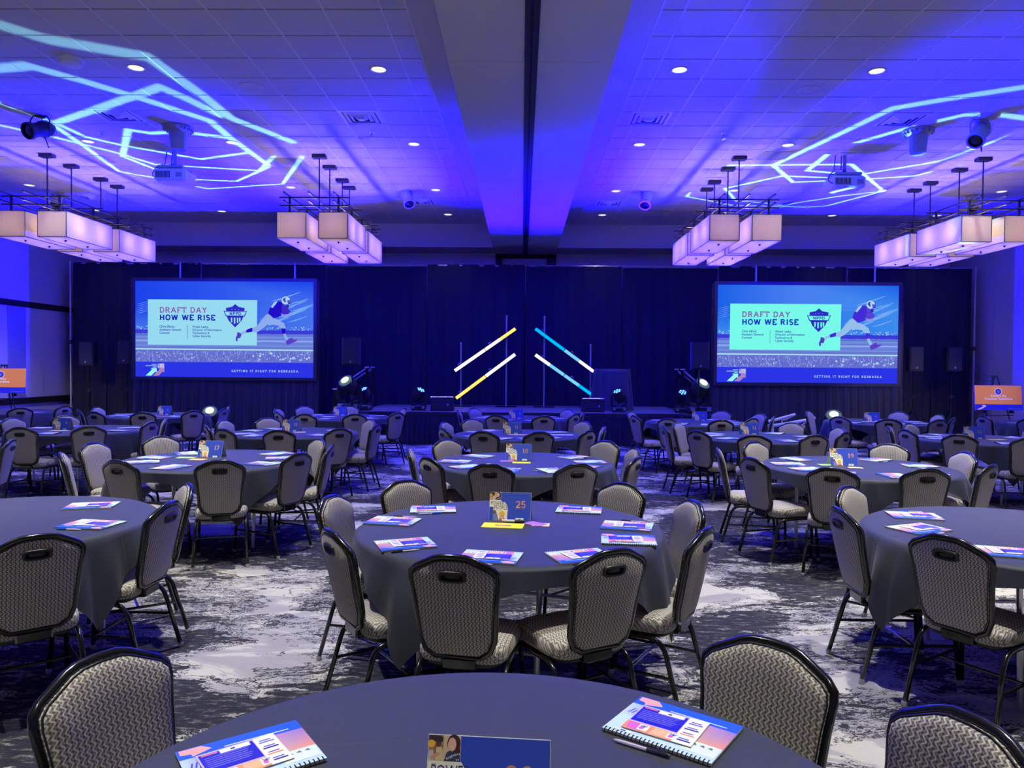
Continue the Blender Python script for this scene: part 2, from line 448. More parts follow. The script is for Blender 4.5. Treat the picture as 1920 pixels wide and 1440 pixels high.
class Print:
    """pieces laid in layers on the local XY plane"""
    def __init__(s, step=0.0003):
        s.v = []; s.f = []; s.c = []; s.step = step
    def poly(s, pts, col, layer=0):
        b = len(s.v)
        s.v += [(q[0], q[1], layer * s.step) for q in pts]
        s.f.append(tuple(range(b, b + len(pts))))
        s.c.append([col] * len(pts) if not isinstance(col, list) else col)
    def rect(s, x0, y0, x1, y1, col, layer=0):
        s.poly([(x0, y0), (x1, y0), (x1, y1), (x0, y1)], col, layer)
    def disc(s, cx, cy, rx, ry, col, layer=0, n=14):
        s.poly(arc(cx, cy, rx, ry, 0, 360 - 360 / n, n - 1), col, layer)
    def line(s, pts, wd, col, layer=0, joint=True):
        for a, b in zip(pts, pts[1:]):
            dx, dy = b[0] - a[0], b[1] - a[1]
            l_ = math.hypot(dx, dy) or 1e-9
            nx, ny = -dy / l_ * wd / 2, dx / l_ * wd / 2
            s.poly([(a[0] + nx, a[1] + ny), (a[0] - nx, a[1] - ny), (b[0] - nx, b[1] - ny), (b[0] + nx, b[1] + ny)], col, layer)
        if joint:
            for a in pts[1:-1]:
                s.disc(a[0], a[1], wd / 2, wd / 2, col, layer, 8)
    def slab(s, text, x, y, h, col, layer=0, width=None, th=.16, track=.10, align='l'):
        tot = sum((GL[ch][0] if ch != ' ' else .45) + track for ch in text) - track
        k = h if width is None else width / tot
        if align == 'c': x -= tot * k / 2
        if align == 'r': x -= tot * k
        for ch in text:
            if ch == ' ':
                x += (.45 + track) * k; continue
            wd, strokes, serifs = GL[ch]
            for stv in strokes:
                s.line([(x + a * k, y + b * h) for a, b in stv], th * (h + k) / 2, col, layer)
            for sx_, sy_, hw in serifs:
                y0 = y + (0 if sy_ == 0 else sy_ - .11) * h
                s.rect(x + (sx_ - hw) * k, y0, x + (sx_ + hw) * k, y0 + .11 * h, col, layer)
            x += (wd + track) * k
        return x
    def sans(s, text, x, y, size, col, layer=0, bold=0.0, align='LEFT', width=None, M=None):
        cu = bpy.data.curves.new('t', 'FONT')
        cu.body = text; cu.size = 1.0; cu.align_x = align; cu.resolution_u = 2; cu.offset = bold
        ob = bpy.data.objects.new('t', cu)
        me = bpy.data.meshes.new_from_object(ob)
        vs_ = [(q.co.x, q.co.y) for q in me.vertices]
        if vs_:
            xs = [q[0] for q in vs_]; kx = size
            if width:
                kx = width / max(1e-6, max(xs) - min(xs))
            for p_ in me.polygons:
                pts = [(x + vs_[i][0] * kx, y + vs_[i][1] * size) for i in p_.vertices]
                if M:
                    pts = [((M @ Vector((a, b, 0))).x, (M @ Vector((a, b, 0))).y) for a, b in pts]
                s.poly(pts, col, layer)
        bpy.data.meshes.remove(me); bpy.data.objects.remove(ob); bpy.data.curves.remove(cu)
    def mesh(s, name, mat='print', M=None):
        me = bpy.data.meshes.new(name)
        me.from_pydata([tuple(M @ Vector(q)) for q in s.v] if M else s.v, [], s.f)
        # faces wound clockwise are flipped so that every piece looks the same way
        at = me.color_attributes.new('ink', 'FLOAT_COLOR', 'CORNER')
        i = 0
        buf = []
        for cl in s.c:
            for c_ in cl:
                buf += list(c_[:3]) + [1.0]
        at.data.foreach_set('color', buf)
        me.materials.append(MATS[mat])
        return me

# ================================================================== ROOM SHELL
CEIL = CAM_Z + 3.70
SOFF = CAM_Z + 3.10
XL, XR = -11.75, 11.60
YB, YW = -6.0, 20.3
YBULK = 19.25
TL = 0.6096

floor = struct('floor', MB().add([(XL, YB, 0), (XR, YB, 0), (XR, YW, 0), (XL, YW, 0)], [(0, 1, 2, 3)]), 'carpet')
struct('wall_back', MB().box(XL - .1, XR + .1, YB - .12, YB, 0, CEIL + .2), 'wall_paint')
# stage-end wall with a dark framed pocket door in its middle
DX0, DX1 = -0.74, 0.92
struct('wall_front', MB().box(XL - .1, DX0, YW, YW + .12, 0, SOFF + .2).box(DX1, XR + .1, YW, YW + .12, 0, SOFF + .2)
       .box(DX0, DX1, YW + .25, YW + .3, 0, SOFF + .2), 'wall_paint')
door = struct('door_1', MB().box(DX0, DX0 + .16, YW - .02, YW + .2, 0, SOFF - .02).box(DX1 - .25, DX1, YW - .02, YW + .2, 0, SOFF - .02)
              .box(DX0, DX1, YW - .02, YW + .2, SOFF - .10, SOFF - .02), 'dark_trim')
MB().box(DX0 + .19, DX1 - .28, YW + .05, YW + .12, 0.02, SOFF - .13).build('door_panel', 'wall_panel', door)

# left wall: smooth paint above, dark rails framing fabric panels
wl = struct('wall_left', MB().box(XL - .12, XL, YB, YW, 0, CEIL + .2), 'wall_paint')
struct('trim_1', MB().box(XL, XL + .035, YB + .05, 19.2, 2.98, 3.12), 'dark_trim')
struct('trim_2', MB().box(XL, XL + .035, YB + .05, 19.2, 0.70, 0.84), 'dark_trim')
y = 19.2
wid = [1.24, .62, .62, .62, 1.24, .62, .62, .62, 1.24, .62]
k = 0
while y > 8.0:
    wdt = wid[k % len(wid)]
    MB().rbox(XL + .001, XL + (.022 if k % 3 else .012), y - wdt + .004, y - .004, .845, 2.975, .004).build(
        'fabric_panel', 'wall_panel_dark' if k % 5 == 2 else 'wall_panel', wl)
    y -= wdt; k += 1
struct('baseboard_left', MB().rbox(XL, XL + .02, YB + .05, 19.2, 0, .12, .004), 'dark_trim')
# right wall: tall operable-wall panels with dark joints
wr = struct('wall_right', MB().box(XR + .02, XR + .14, YB, YW, 0, CEIL + .2), 'dark_trim')
y = at_y(1839, 600, 18.0); y = 18.4
ys = [19.62, 18.40, 17.16] + [17.16 - 1.24 * i for i in range(1, 20)]
for a, b in zip(ys, ys[1:]):
    if b < YB: break
    MB().rbox(XR, XR + .03, b + .012, a - .012, .02, CEIL, .006).build('wall_panel', 'wall_paint', wr)
MB().rbox(XR, XR + .03, 19.63, YW, .02, CEIL, .006).build('wall_panel', 'wall_paint', wr)

# ---- ceiling: tiles hang in a grid left and right of a dropped centre beam
ceiling = struct('ceiling', MB().box(XL - .1, XR + .1, YB, YW + .1, CEIL + .03, CEIL + .12), 'drywall')
D0 = at_z(700, 17.9, CEIL).y
rows = [D0 + TL * i for i in range(-22, 19)]
YEND = rows[-1]
colsL = [-1.22, -1.487] + [-1.487 - TL * i for i in range(1, 17)]
colsR = [1.413, 1.654] + [1.654 + TL * i for i in range(1, 17)]
tile_me = MB().rbox(-TL / 2 + .008, TL / 2 - .008, -TL / 2 + .010, TL / 2 - .010, 0, .024, .004).mesh('ceiling_tile', 'tile')
nar = {}
cells = []
for cols in (colsL, colsR):
    for a, b in zip(cols, cols[1:]):
        for ra, rb in zip(rows, rows[1:]):
            cells.append(((a + b) / 2, (ra + rb) / 2, abs(b - a), rb - ra))
def seen(x, y_, z):
    q = CAMROT.transposed() @ Vector((x, y_, z - CAM_Z))
    if q.z > -0.1: return False
    u, v_ = 960 + F * q.x / -q.z, 720 - F * q.y / -q.z
    return -40 < u < 1960 and -40 < v_ < 1480
cells.sort(key=lambda c: (0 if seen(c[0], c[1], CEIL) else 1, c[1] + abs(c[0]) * .01))
rest = MB()
for i, (cx, cy, cw, cd) in enumerate(cells):
    if i < 300:
        if cw > .5:
            me = tile_me
        else:
            kk = round(cw, 3)
            if kk not in nar:
                nar[kk] = MB().rbox(-cw / 2 + .008, cw / 2 - .008, -TL / 2 + .010, TL / 2 - .010, 0, .024, .004).mesh('ceiling_tile', 'tile')
            me = nar[kk]
        mobj('ceiling_tile', me, ceiling).location = (cx, cy, CEIL)
    else:
        rest.box(cx - cw / 2 + .008, cx + cw / 2 - .008, cy - cd / 2 + .008, cy + cd / 2 - .008, CEIL, CEIL + .024)
rest.build('ceiling_tile_field', 'tile', ceiling, kind='stuff')
gm = MB(); gj = MB()
for cols in (colsL, colsR):
    for x in cols:
        gm.box(x - .011, x + .011, rows[0], YEND, CEIL - .003, CEIL + .03)
    xa, xb = min(cols), max(cols)
    for r_ in rows:
        gj.box(xa, xb, r_ - .010, r_ + .010, CEIL + .016, CEIL + .03)
gm.build('ceiling_grid', 'grid', ceiling, kind='stuff')
gj.build('ceiling_joint_shade', 'joint', ceiling, kind='stuff')
# painted drywall borders round the tile fields
BX0, BX1 = -0.775, 0.91
brd = MB().box(colsL[0], BX0, YB, YBULK, CEIL + .002, CEIL + .03).box(BX1, colsR[0], YB, YBULK, CEIL + .002, CEIL + .03)
brd.box(XL, colsL[0], YEND, YBULK, CEIL + .002, CEIL + .03).box(colsR[0], XR, YEND, YBULK, CEIL + .002, CEIL + .03)
brd.box(XL, colsL[-1], YB, YBULK, CEIL + .002, CEIL + .03).box(colsR[-1], XR, YB, YBULK, CEIL + .002, CEIL + .03)
brd.build('ceiling_border', 'drywall', ceiling)
# dropped centre beam with the operable-wall track, and the bulkhead at the stage end
beam = struct('trim_3', MB().box(BX0, BX1, YB, YW, SOFF + .02, CEIL + .02), 'drywall')
TK0, TK1 = 0.006, 0.135
for ya, yb in ((YB, 2.7), (2.7, 7.58), (7.58, 12.46), (12.46, 17.34), (17.34, YW)):
    for xa, xb in ((BX0, TK0), (TK1, BX1)):
        MB().rbox(xa, xb, ya + .003, yb - .003, SOFF, SOFF + .022, .003).build('soffit_panel', 'drywall', beam)
trk = MB().box(TK0, TK0 + .048, YB, YW, SOFF - .02, SOFF + .03).box(TK1 - .054, TK1, YB, YW, SOFF - .02, SOFF + .03)
trk.box(TK0 + .004, TK0 + .02, YB, YW, SOFF - .028, SOFF).box(TK1 - .02, TK1 - .004, YB, YW, SOFF - .028, SOFF)
trk.build('wall_track', 'bronze', beam)
MB().box(TK0 + .048, TK1 - .054, YB, YW, SOFF + .012, SOFF + .02).build('track_slot', 'dark_trim', beam)
struct('trim_4', MB().box(XL, BX0, YBULK, YW, SOFF, CEIL + .02).box(BX1, XR, YBULK, YW, SOFF, CEIL + .02), 'drywall')

# ================================================================== LIGHTS
def lamp(name, kind, loc, target=None, **kw):
    d_ = bpy.data.lights.new(name, kind)
    for k_, v_ in kw.items():
        setattr(d_, k_, v_)
    o = bpy.data.objects.new(name, d_)
    COL.objects.link(o)
    o.location = loc
    if target is not None:
        o.rotation_euler = (Vector(target) - Vector(loc)).to_track_quat('-Z', 'Y').to_euler()
    return o

# recessed cans: trim ring, glowing lens, downward light
can_spec = [('trim_ring', MB().lathe([(.088, -.002), (.108, -.010), (.108, .0)], 24, cap=False).mesh('trim_ring', 'white_plastic', True), None),
            ('reflector', MB().lathe([(.090, -.003), (.06, -.004), (.0, -.004)], 24, cap=False).mesh('reflector', 'can_light', True), None)]
cans = [('nearest row in view', [(255, 127), (710, 130), (1274, 131), (1644, 133)]),
        ('second row', [(165, 265), (435, 267), (776, 270), (1199, 271), (1477, 272), (1825, 274)]),
        ('third row', [(55, 347), (545, 351), (817, 356), (1155, 358), (1376, 357), (1654, 357), (1878, 359)]),
        ('farthest row by the stage', [(182, 394), (416, 396), (840, 402), (1129, 403), (1560, 404), (1757, 404)])]
ORD = ['first', 'second', 'third', 'fourth', 'fifth', 'sixth', 'seventh', 'eighth', 'ninth', 'tenth', 'eleventh', 'twelfth']
for ri, (rn, lst) in enumerate(cans):
    for i, (px, py) in enumerate(lst):
        q = at_z(px, py, CEIL)
        spawn(can_spec, 'ceiling_downlight', 'round glowing recessed ceiling light, %s from the left in the %s' % (ORD[i], rn), 'ceiling light', (q.x, q.y, CEIL - .001), 0, 'recessed ceiling lights')
        lamp('downlight_lamp', 'SPOT', (q.x, q.y, CEIL - .02), (q.x, q.y, 0), energy=(P_DOWN_MID, P_DOWN_FAR, P_DOWN_FAR, P_DOWN_LAST)[ri] * (3.0 if ri == 1 and abs(q.x) > 7 else 1), color=(1, .97, .90), spot_size=R(112 if ri == 1 and abs(q.x) > 7 else 80), spot_blend=.7, shadow_soft_size=.07)
for yy, kd in ((6.1, 1.0), (3.0, .9), (-.1, .7), (-3.2, .1)):
    for xx in (-8.6, -4.8, -1.78, 1.95, 4.42, 8.2):
        lamp('downlight_lamp', 'SPOT', (xx, yy, CEIL - .02), (xx, yy, 0), energy=P_DOWN_NEAR * kd, color=(1, .97, .90), spot_size=R(72), spot_blend=.7, shadow_soft_size=.07)

def ceiling_can(x, y_):
    for pn, me, par in can_spec:
        mobj('recessed_light_' + pn, me, ceiling).location = (x, y_, CEIL - .001)
for yy in (6.1, 3.0, -.1, -3.2):
    for xx in (-8.6, -4.8, -1.78, 1.95, 4.42, 8.2):
        ceiling_can(xx, yy)
# unseen cans and lamps, added to brighten the two easel signs
for xx, tg in ((-9.9, (-10.7, 15.0, 1.4)), (9.9, (9.0, 15.6, 1.3))):
    ceiling_can(xx, 9.2)
    lamp('added_sign_lamp', 'SPOT', (xx, 9.2, CEIL - .03), tg, energy=1500.0, color=(1, .93, .80), spot_size=R(30), spot_blend=.8, shadow_soft_size=.06)

# moving heads of the stage wash
HEADS = []
for px, tgt in ((685, (-4.8, 14.2, CEIL)), (785, (-.3, 14.6, SOFF)), (1160, (.6, 14.5, SOFF)), (1278, (3.7, 12.8, CEIL))):
    q = at_y(px, 760, 15.95)
    HEADS.append((q.x, 15.95, tgt))

def gobo(name, loc, target, polys, width, soft, col, energy, cone):
    """projector lamp whose light passes a pattern of bright lines"""
    o = lamp(name, 'SPOT', loc, target, energy=energy, color=col, spot_size=cone, spot_blend=.2, shadow_soft_size=.012)
    inv = (Matrix.Translation(loc) @ o.rotation_euler.to_matrix().to_4x4()).inverted()
    d_ = o.data
    d_.use_nodes = True
    nt = d_.node_tree
    for n in list(nt.nodes): nt.nodes.remove(n)
    out = N(nt, 'ShaderNodeOutputLight'); em = N(nt, 'ShaderNodeEmission')
    L(nt, em.outputs[0], out.inputs[0])
    tc = N(nt, 'ShaderNodeTexCoord')
    sp = N(nt, 'ShaderNodeSeparateXYZ'); L(nt, tc.outputs['Normal'], sp.inputs[0])
    cb = N(nt, 'ShaderNodeCombineXYZ')
    L(nt, mth(nt, 'DIVIDE', sp.outputs[0], sp.outputs[2]), cb.inputs[0]); L(nt, mth(nt, 'DIVIDE', sp.outputs[1], sp.outputs[2]), cb.inputs[1])
    P = cb.outputs[0]
    acc = None
    for poly, wk in polys:
        uv = []
        for q in poly:
            l_ = inv @ q
            uv.append(Vector((l_.x / l_.z, l_.y / l_.z, 0)))
        for a, b in zip(uv, uv[1:]):
            ba = b - a
            s1 = N(nt, 'ShaderNodeVectorMath', operation='SUBTRACT'); L(nt, P, s1.inputs[0]); s1.inputs[1].default_value = a
            dt = N(nt, 'ShaderNodeVectorMath', operation='DOT_PRODUCT'); L(nt, s1.outputs[0], dt.inputs[0]); dt.inputs[1].default_value = ba / max(1e-9, ba.length_squared)
            h = mth(nt, 'MAXIMUM', mth(nt, 'MINIMUM', dt.outputs['Value'], 1.0), 0.0)
            sc = N(nt, 'ShaderNodeVectorMath', operation='SCALE'); sc.inputs[0].default_value = ba; L(nt, h, sc.inputs['Scale'])
            s2 = N(nt, 'ShaderNodeVectorMath', operation='SUBTRACT'); L(nt, s1.outputs[0], s2.inputs[0]); L(nt, sc.outputs[0], s2.inputs[1])
            ln = N(nt, 'ShaderNodeVectorMath', operation='LENGTH'); L(nt, s2.outputs[0], ln.inputs[0])
            dd = mth(nt, 'SUBTRACT', ln.outputs['Value'], width * wk)
            acc = dd if acc is None else mth(nt, 'MINIMUM', acc, dd)
    fac = mth(nt, 'SUBTRACT', 1.0, mth(nt, 'DIVIDE', acc, soft), clamp=True)
    L(nt, fac, em.inputs[1])
    return o
def zl(pts, ox):
    return [at_z(ox + u / 3.0, v_ / 3.0, CEIL) for u, v_ in pts]
GL_L = [(zl(q, 0), wk) for q, wk in [
    ([(-400, 40), (0, 140), (260, 220), (830, 320), (1130, 530), (1300, 665), (1650, 800)], 1.0),
    ([(-400, 420), (160, 370), (480, 460), (780, 550), (1180, 680), (1300, 780), (1510, 930)], 1.0),
    ([(320, 690), (900, 490), (1060, 560), (1240, 650)], 1.0),
    ([(-200, 500), (0, 578), (330, 700), (480, 770), (700, 820), (1130, 895), (1390, 860)], .8),
    ([(-200, 640), (0, 705), (300, 770), (660, 860), (870, 925), (1460, 960), (1540, 880)], .8),
    ([(280, 690), (470, 820), (670, 965), (870, 1000), (1330, 1020), (1510, 940)], .8),
    ([(920, 970), (690, 880), (720, 730), (850, 750), (1000, 740), (1290, 775)], .9),
    ([(1110, 1050), (1170, 1062), (1590, 1035), (1700, 880)], .8)]]
GL_R = [(zl(q, 1280), wk) for q, wk in [
    ([(2300, 440), (1920, 490), (1500, 555), (1180, 610), (870, 760), (510, 930), (620, 1025), (1000, 1010), (1300, 990), (1560, 930), (1920, 840), (2200, 760)], .9),
    ([(2200, 700), (1920, 665), (1750, 640), (1590, 645), (1250, 725), (850, 840), (700, 960), (980, 985), (1430, 910), (1920, 735)], .9),
    ([(20, 1105), (250, 930), (950, 925), (1130, 1075), (870, 1105), (590, 1150), (300, 1130), (240, 1060), (560, 990), (830, 1000)], .8),
    ([(20, 1105), (280, 1155), (700, 1165), (800, 1160), (1130, 1075)], .8)]]
GOBO_L = at_y(655, 713, 15.25)
GOBO_R = at_y(1311, 716, 15.25)

# ================================================================== STAGE, DRAPES, SCREENS
YC = 18.6                      # line of the drapes
CT = 4.22                      # their height
def drape(x0, x1, y_, z0, z1, amp, wl_, seed, nz=6, flare=0.0):
    """hanging cloth with vertical folds, a surface closed by a second skin"""
    rnd = random.Random(seed)
    n = max(8, int((x1 - x0) / wl_ * 10))
    ph = [rnd.uniform(0, 6.28) for _ in range(4)]
    def off(u):
        x = u
        return amp * (math.sin(2 * PI * x / wl_ + ph[0] + 1.3 * math.sin(x * 1.7 + ph[1])) + .5 * math.sin(2 * PI * x / (wl_ * .43) + ph[2]) + .4 * math.sin(2 * PI * x / (wl_ * 2.7) + ph[3]))
    mb = MB(); vs_ = []; fs = []
    for k_ in range(nz + 1):
        t_ = k_ / nz
        for i in range(n + 1):
            x = x0 + (x1 - x0) * i / n
            a = .35 + .65 * (1 - t_) ** .6
            vs_.append((x, y_ + off(x) * a - flare * (1 - t_), z0 + (z1 - z0) * t_))
    for k_ in range(nz):
        for i in range(n):
            a = k_ * (n + 1) + i
            fs.append((a, a + 1, a + n + 2, a + n + 1))
    mb.add(vs_, fs)
    b = len(vs_)
    mb.add([(q[0], q[1] + .006, q[2]) for q in vs_], [tuple(reversed(f_)) for f_ in fs])
    return mb

pd = thing('pipe_and_drape', 'tall black velour drape wall on aluminium pipes behind the stage and screens', 'curtain', (0, YC, 0))
CX0, CX1 = -11.36, 11.20
edges = [CX0, -8.1, -4.95, -2.4, .08, 2.5, 4.9, 8.1, CX1]
for i, (a, b) in enumerate(zip(edges, edges[1:])):
    mb = drape(a + .01, b - .01, 0, 0.02, CT - .03 * (i % 3), .045, .42, 20 + i)
    mb.build('drape_panel', 'velour', pd, 'all', fix=False)
MB().tube([(CX0, .03, CT - .02), (CX1, .03, CT - .02)], .022, 8).build('top_pipe', 'alu', pd, True)
for x in (CX0, at_y(343, 600, YC).x, at_y(556, 600, YC).x, at_y(1413, 600, YC).x, at_y(1634, 600, YC).x, CX1):
    u = MB().tube([(x, -.13, 0.01), (x, -.13, CT + .01)], .026, 8).build('upright', 'alu', pd, True)
    MB().tube([(x, -.13, 2.15), (x, -.13, 2.25)], .036, 8).build('pole_lock', 'black_plastic', u, True)
    MB().rbox(x - .25, x + .25, -.33, .07, 0, .012, .004).build('base_plate', 'black_metal', pd)

# stage platform: deck panels on a skirted frame
SX0, SX1, SY0, SY1, SH = -3.45, 3.57, 15.6, 18.45, 0.70
stg = thing('stage_platform', 'low black stage platform with a pleated skirt in front of the drapes', 'stage', (0, 0, 0))
for i in range(3):
    for j in range(2):
        xa = SX0 + (SX1 - SX0) / 3 * i; xb = xa + (SX1 - SX0) / 3
        ya = SY0 + (SY1 - SY0) / 2 * j; yb = ya + (SY1 - SY0) / 2
        MB().rbox(xa + .002, xb - .002, ya + .002, yb - .002, SH - .05, SH, .004).build('deck_panel', 'stage_deck', stg)
MB().box(SX0 - .004, SX1 + .004, SY0 - .015, SY0, SH - .09, SH - .004).build('edge_band', 'black_case', stg)
for x in (SX0 + .1, -1.22, 1.22, SX1 - .1):
    for y in (SY0 + .15, 17.0, SY1 - .1):
        MB().box(x - .025, x + .025, y - .025, y + .025, 0, SH - .05).build('support_leg', 'black_metal', stg)
drape(SX0, SX1, SY0 - .05, .01, SH - .09, .018, .11, 5, 4).build('stage_skirt', 'skirt_cloth', stg, 'all', fix=False)
sd = drape(SY0 - .03, SY1, 0, .01, SH - .09, .018, .11, 6, 4)
for X_ in (SX0 - .03, SX1 + .03):
    mb = MB(); mb.add([(X_ + q[1], q[0], q[2]) for q in sd.v], sd.f)
    mb.build('stage_skirt', 'skirt_cloth', stg, 'all', fix=False)

# ---- projection screens with the title slide
def slide(tint):
    """slide in a 1920 x 1090 sheet, y down, as drawn on the screen at the right"""
    p_ = Print(.0010)
    W_, H_ = 1760.0, 948.0
    def X(x): return x - 90
    def Y(y_): return H_ - (y_ - 80)
    if tint == 'r':
        sky_t, sky_m, sky_b = C(24, 96, 232), C(72, 128, 240), C(60, 140, 238)
        card, title, dark, small = C(120, 250, 234), C(126, 100, 172), C(22, 52, 196), C(70, 110, 190)
        pant, shirt, ball = C(150, 190, 236), C(66, 44, 214), C(86, 66, 210)
    else:
        sky_t, sky_m, sky_b = C(26, 66, 234), C(44, 84, 238), C(70, 116, 236)
        card, title, dark, small = C(150, 218, 242), C(136, 96, 176), C(28, 38, 176), C(78, 100, 186)
        pant, shirt, ball = C(140, 170, 236), C(34, 14, 200), C(60, 40, 200)
    def P(pts, col, layer): p_.poly([(X(a), Y(b)) for a, b in pts], col, layer)
    p_.rect(0, 0, W_, H_, C(60, 70, 220), 0)
    P([(90, 80), (900, 80), (900, 330), (90, 330)], [sky_t, sky_m, sky_m, sky_t], 1)
    P([(900, 80), (1850, 80), (1850, 330), (900, 330)], [sky_m, sky_t, sky_b, sky_m], 1)
    P([(90, 330), (1850, 330), (1850, 560), (90, 560)], [sky_t, sky_b, sky_b, sky_b], 1)
    rnd = random.Random(3)
    for i in range(16):   # cloud streaks
        x = rnd.uniform(1300, 1700); y = rnd.uniform(270, 500); l_ = min(rnd.uniform(120, 330), 1848 - x)
        P([(x, y), (x + l_, y - l_ * .33), (x + l_, y - l_ * .33 + 5), (x + l_ * .4, y - l_ * .1 + 6)], C(120, 170, 246), 2)
    for i in range(6):
        y = 280 + i * 18
        P([(90, y + 34), (215, y), (215, y + 4), (150, y + 24)], C(96, 140, 240), 2)
    # stand, wall, track and grass
    P([(90, 560), (1850, 560), (1850, 600), (90, 600)], C(58, 58, 216), 2)
    for i in range(330):
        x = rnd.uniform(92, 1836); y = rnd.uniform(524, 556); s_ = rnd.uniform(4, 11)
        P([(x, y), (x + s_, y), (x + s_, y + s_ * .8), (x, y + s_ * .8)], rnd.choice([C(150, 200, 246), C(40, 50, 190), C(96, 130, 234), C(190, 220, 250)]), 3)
    P([(90, 596), (1850, 596), (1850, 720), (90, 720)], C(122, 152, 226), 2)
    y = 600
    while y < 715:
        h_ = rnd.uniform(4, 14)
        P([(90, y), (1850, y), (1850, y + h_), (90, y + h_)], rnd.choice([C(96, 120, 214), C(140, 168, 232), C(110, 136, 220), C(86, 100, 206)]), 3)
        y += h_ + rnd.uniform(2, 8)
    P([(90, 715), (1850, 715), (1850, 750), (90, 750)], C(104, 120, 206), 2)
    P([(90, 746), (1850, 750), (1850, 763), (90, 759)], C(170, 226, 246), 4)
    P([(90, 760), (1850, 764), (1850, 882), (90, 882)], C(104, 112, 206), 2)
    for i in range(520):
        x = rnd.uniform(95, 1820); y = rnd.uniform(776, 880); a = rnd.uniform(-16, 16); h_ = rnd.uniform(12, 44)
        P([(x - 2.4, y), (x + 2.4, y), (x + a, max(y - h_, 752))], rnd.choice([C(150, 176, 238), C(70, 70, 190), C(120, 150, 226), C(84, 90, 204), C(170, 200, 246)]), 3)
    for i in range(60):
        x = rnd.uniform(100, 1820); y = rnd.uniform(780, 868); s_ = rnd.uniform(4, 11) * (1.3 if x > 1300 else .8)
        p_.disc(X(x), Y(y), s_, s_ * .8, rnd.choice([C(190, 220, 250), C(150, 180, 244)]), 4, 9)
    P([(90, 880), (1850, 880), (1850, 1028), (90, 1028)], C(42, 52, 230), 4)
    # card and lettering
    P([(215, 262), (1295, 262), (1290, 710), (212, 710)], card, 5)
    p_.slab('DRAFT DAY', X(328), Y(391), 52, title, 6, width=472, th=.20)
    p_.slab('HOW WE RISE', X(328), Y(465), 52, dark, 6, width=552, th=.24)
    for i, s_ in enumerate(['Chris Elliott,', 'Assistant General', 'Counsel']):
        p_.sans(s_, X(328), Y(540 + 30.5 * i), 30, small, 6, .03)
    for i, s_ in enumerate(['Wyatt Leahy,', 'Director of Information', 'Technology &', 'Cyber Security']):
        p_.sans(s_, X(654), Y(540 + 30.5 * i), 30, small, 6, .03)
    P([(604, 515), (608, 515), (608, 648), (604, 648)], small, 6)
    # shield
    sh = C(46, 44, 196)
    P([(1078, 303), (1110, 330), (1172, 342), (1168, 372), (1195, 370), (1172, 425), (1160, 425), (1140, 470), (1076, 534), (1014, 470), (994, 425), (984, 425), (962, 370), (988, 372), (986, 342), (1046, 330)], sh, 6)
    P([(974, 378), (1184, 378), (1166, 417), (990, 417)], card, 7)
    p_.slab('NPPD', X(1078), Y(412), 28, sh, 8, width=116, align='c', th=.22)
    for x in (1034, 1064, 1094, 1116):
        P([(x, 438), (x + 15, 438), (x + 14, 500 - abs(x - 1070) * .45), (x + 1, 500 - abs(x - 1070) * .45)], card, 7)
    for x in (1046, 1078, 1110):
        p_.poly([(X(x) + (6 if k_ % 2 == 0 else 2.6) * math.sin(k_ * PI / 5), Y(356) + (6 if k_ % 2 == 0 else 2.6) * math.cos(k_ * PI / 5)) for k_ in range(10)], C(120, 170, 240), 7)
    # running player illustration
    out_ = C(44, 40, 190)
    P([(1400, 396), (1455, 440), (1400, 500), (1330, 560), (1285, 582), (1245, 576), (1250, 540), (1290, 520), (1330, 470), (1370, 420)], pant, 7)          # rear thigh
    P([(1245, 576), (1250, 540), (1236, 536), (1184, 560), (1190, 586)], shirt, 8)
    P([(1190, 584), (1186, 562), (1120, 590), (1126, 612)], pant, 7)
    P([(1126, 588), (1140, 606), (1128, 640), (1104, 640), (1100, 670), (1086, 672), (1082, 640), (1096, 606), (1100, 580)], C(80, 60, 190), 8)
    P([(1460, 440), (1500, 452), (1560, 490), (1580, 545), (1560, 560), (1530, 545), (1500, 512), (1440, 505), (1405, 515), (1400, 490)], pant, 7)          # front thigh
    P([(1530, 540), (1578, 542), (1570, 590), (1546, 600)], shirt, 8)
    P([(1546, 598), (1570, 590), (1606, 650), (1580, 666)], pant, 7)
    P([(1576, 664), (1606, 646), (1640, 630), (1650, 652), (1690, 646), (1684, 664), (1600, 702), (1586, 700)], C(88, 62, 196), 8)
    P([(1490, 268), (1540, 280), (1560, 330), (1548, 400), (1500, 430), (1456, 440), (1402, 392), (1418, 342), (1456, 308)], shirt, 8)                        # torso
    P([(1430, 330), (1462, 282), (1500, 268), (1480, 300), (1446, 340)], C(160, 200, 244), 9)
    P([(1540, 300), (1580, 318), (1622, 372), (1612, 402), (1560, 420), (1536, 400)], ball, 9)
    P([(1526, 392), (1560, 404), (1600, 398), (1620, 380), (1622, 398), (1596, 418), (1548, 424)], C(140, 150, 226), 10)
    P([(1572, 318), (1600, 300), (1610, 330), (1590, 345)], out_, 10)
    p_.disc(X(1580), Y(266), 48, 46, out_, 10, 18)
    p_.disc(X(1578), Y(264), 43, 41, C(170, 214, 250), 11, 18)
    P([(1590, 262), (1626, 258), (1622, 300), (1600, 304)], C(92, 84, 200), 12)
    P([(1546, 258), (1560, 238), (1584, 236), (1572, 250), (1580, 280), (1566, 284)], C(60, 70, 206), 12)
    P([(1604, 290), (1634, 286), (1630, 294), (1606, 298)], out_, 13)
    # rising arrows and small lettering in the footer
    P([(190, 1018), (254, 956), (240, 944), (300, 944), (300, 990), (286, 978), (246, 1018)], C(150, 245, 235), 6)
    P([(262, 1018), (330, 956), (318, 944), (376, 940), (374, 988), (360, 976), (318, 1018)], C(170, 130, 190), 6)
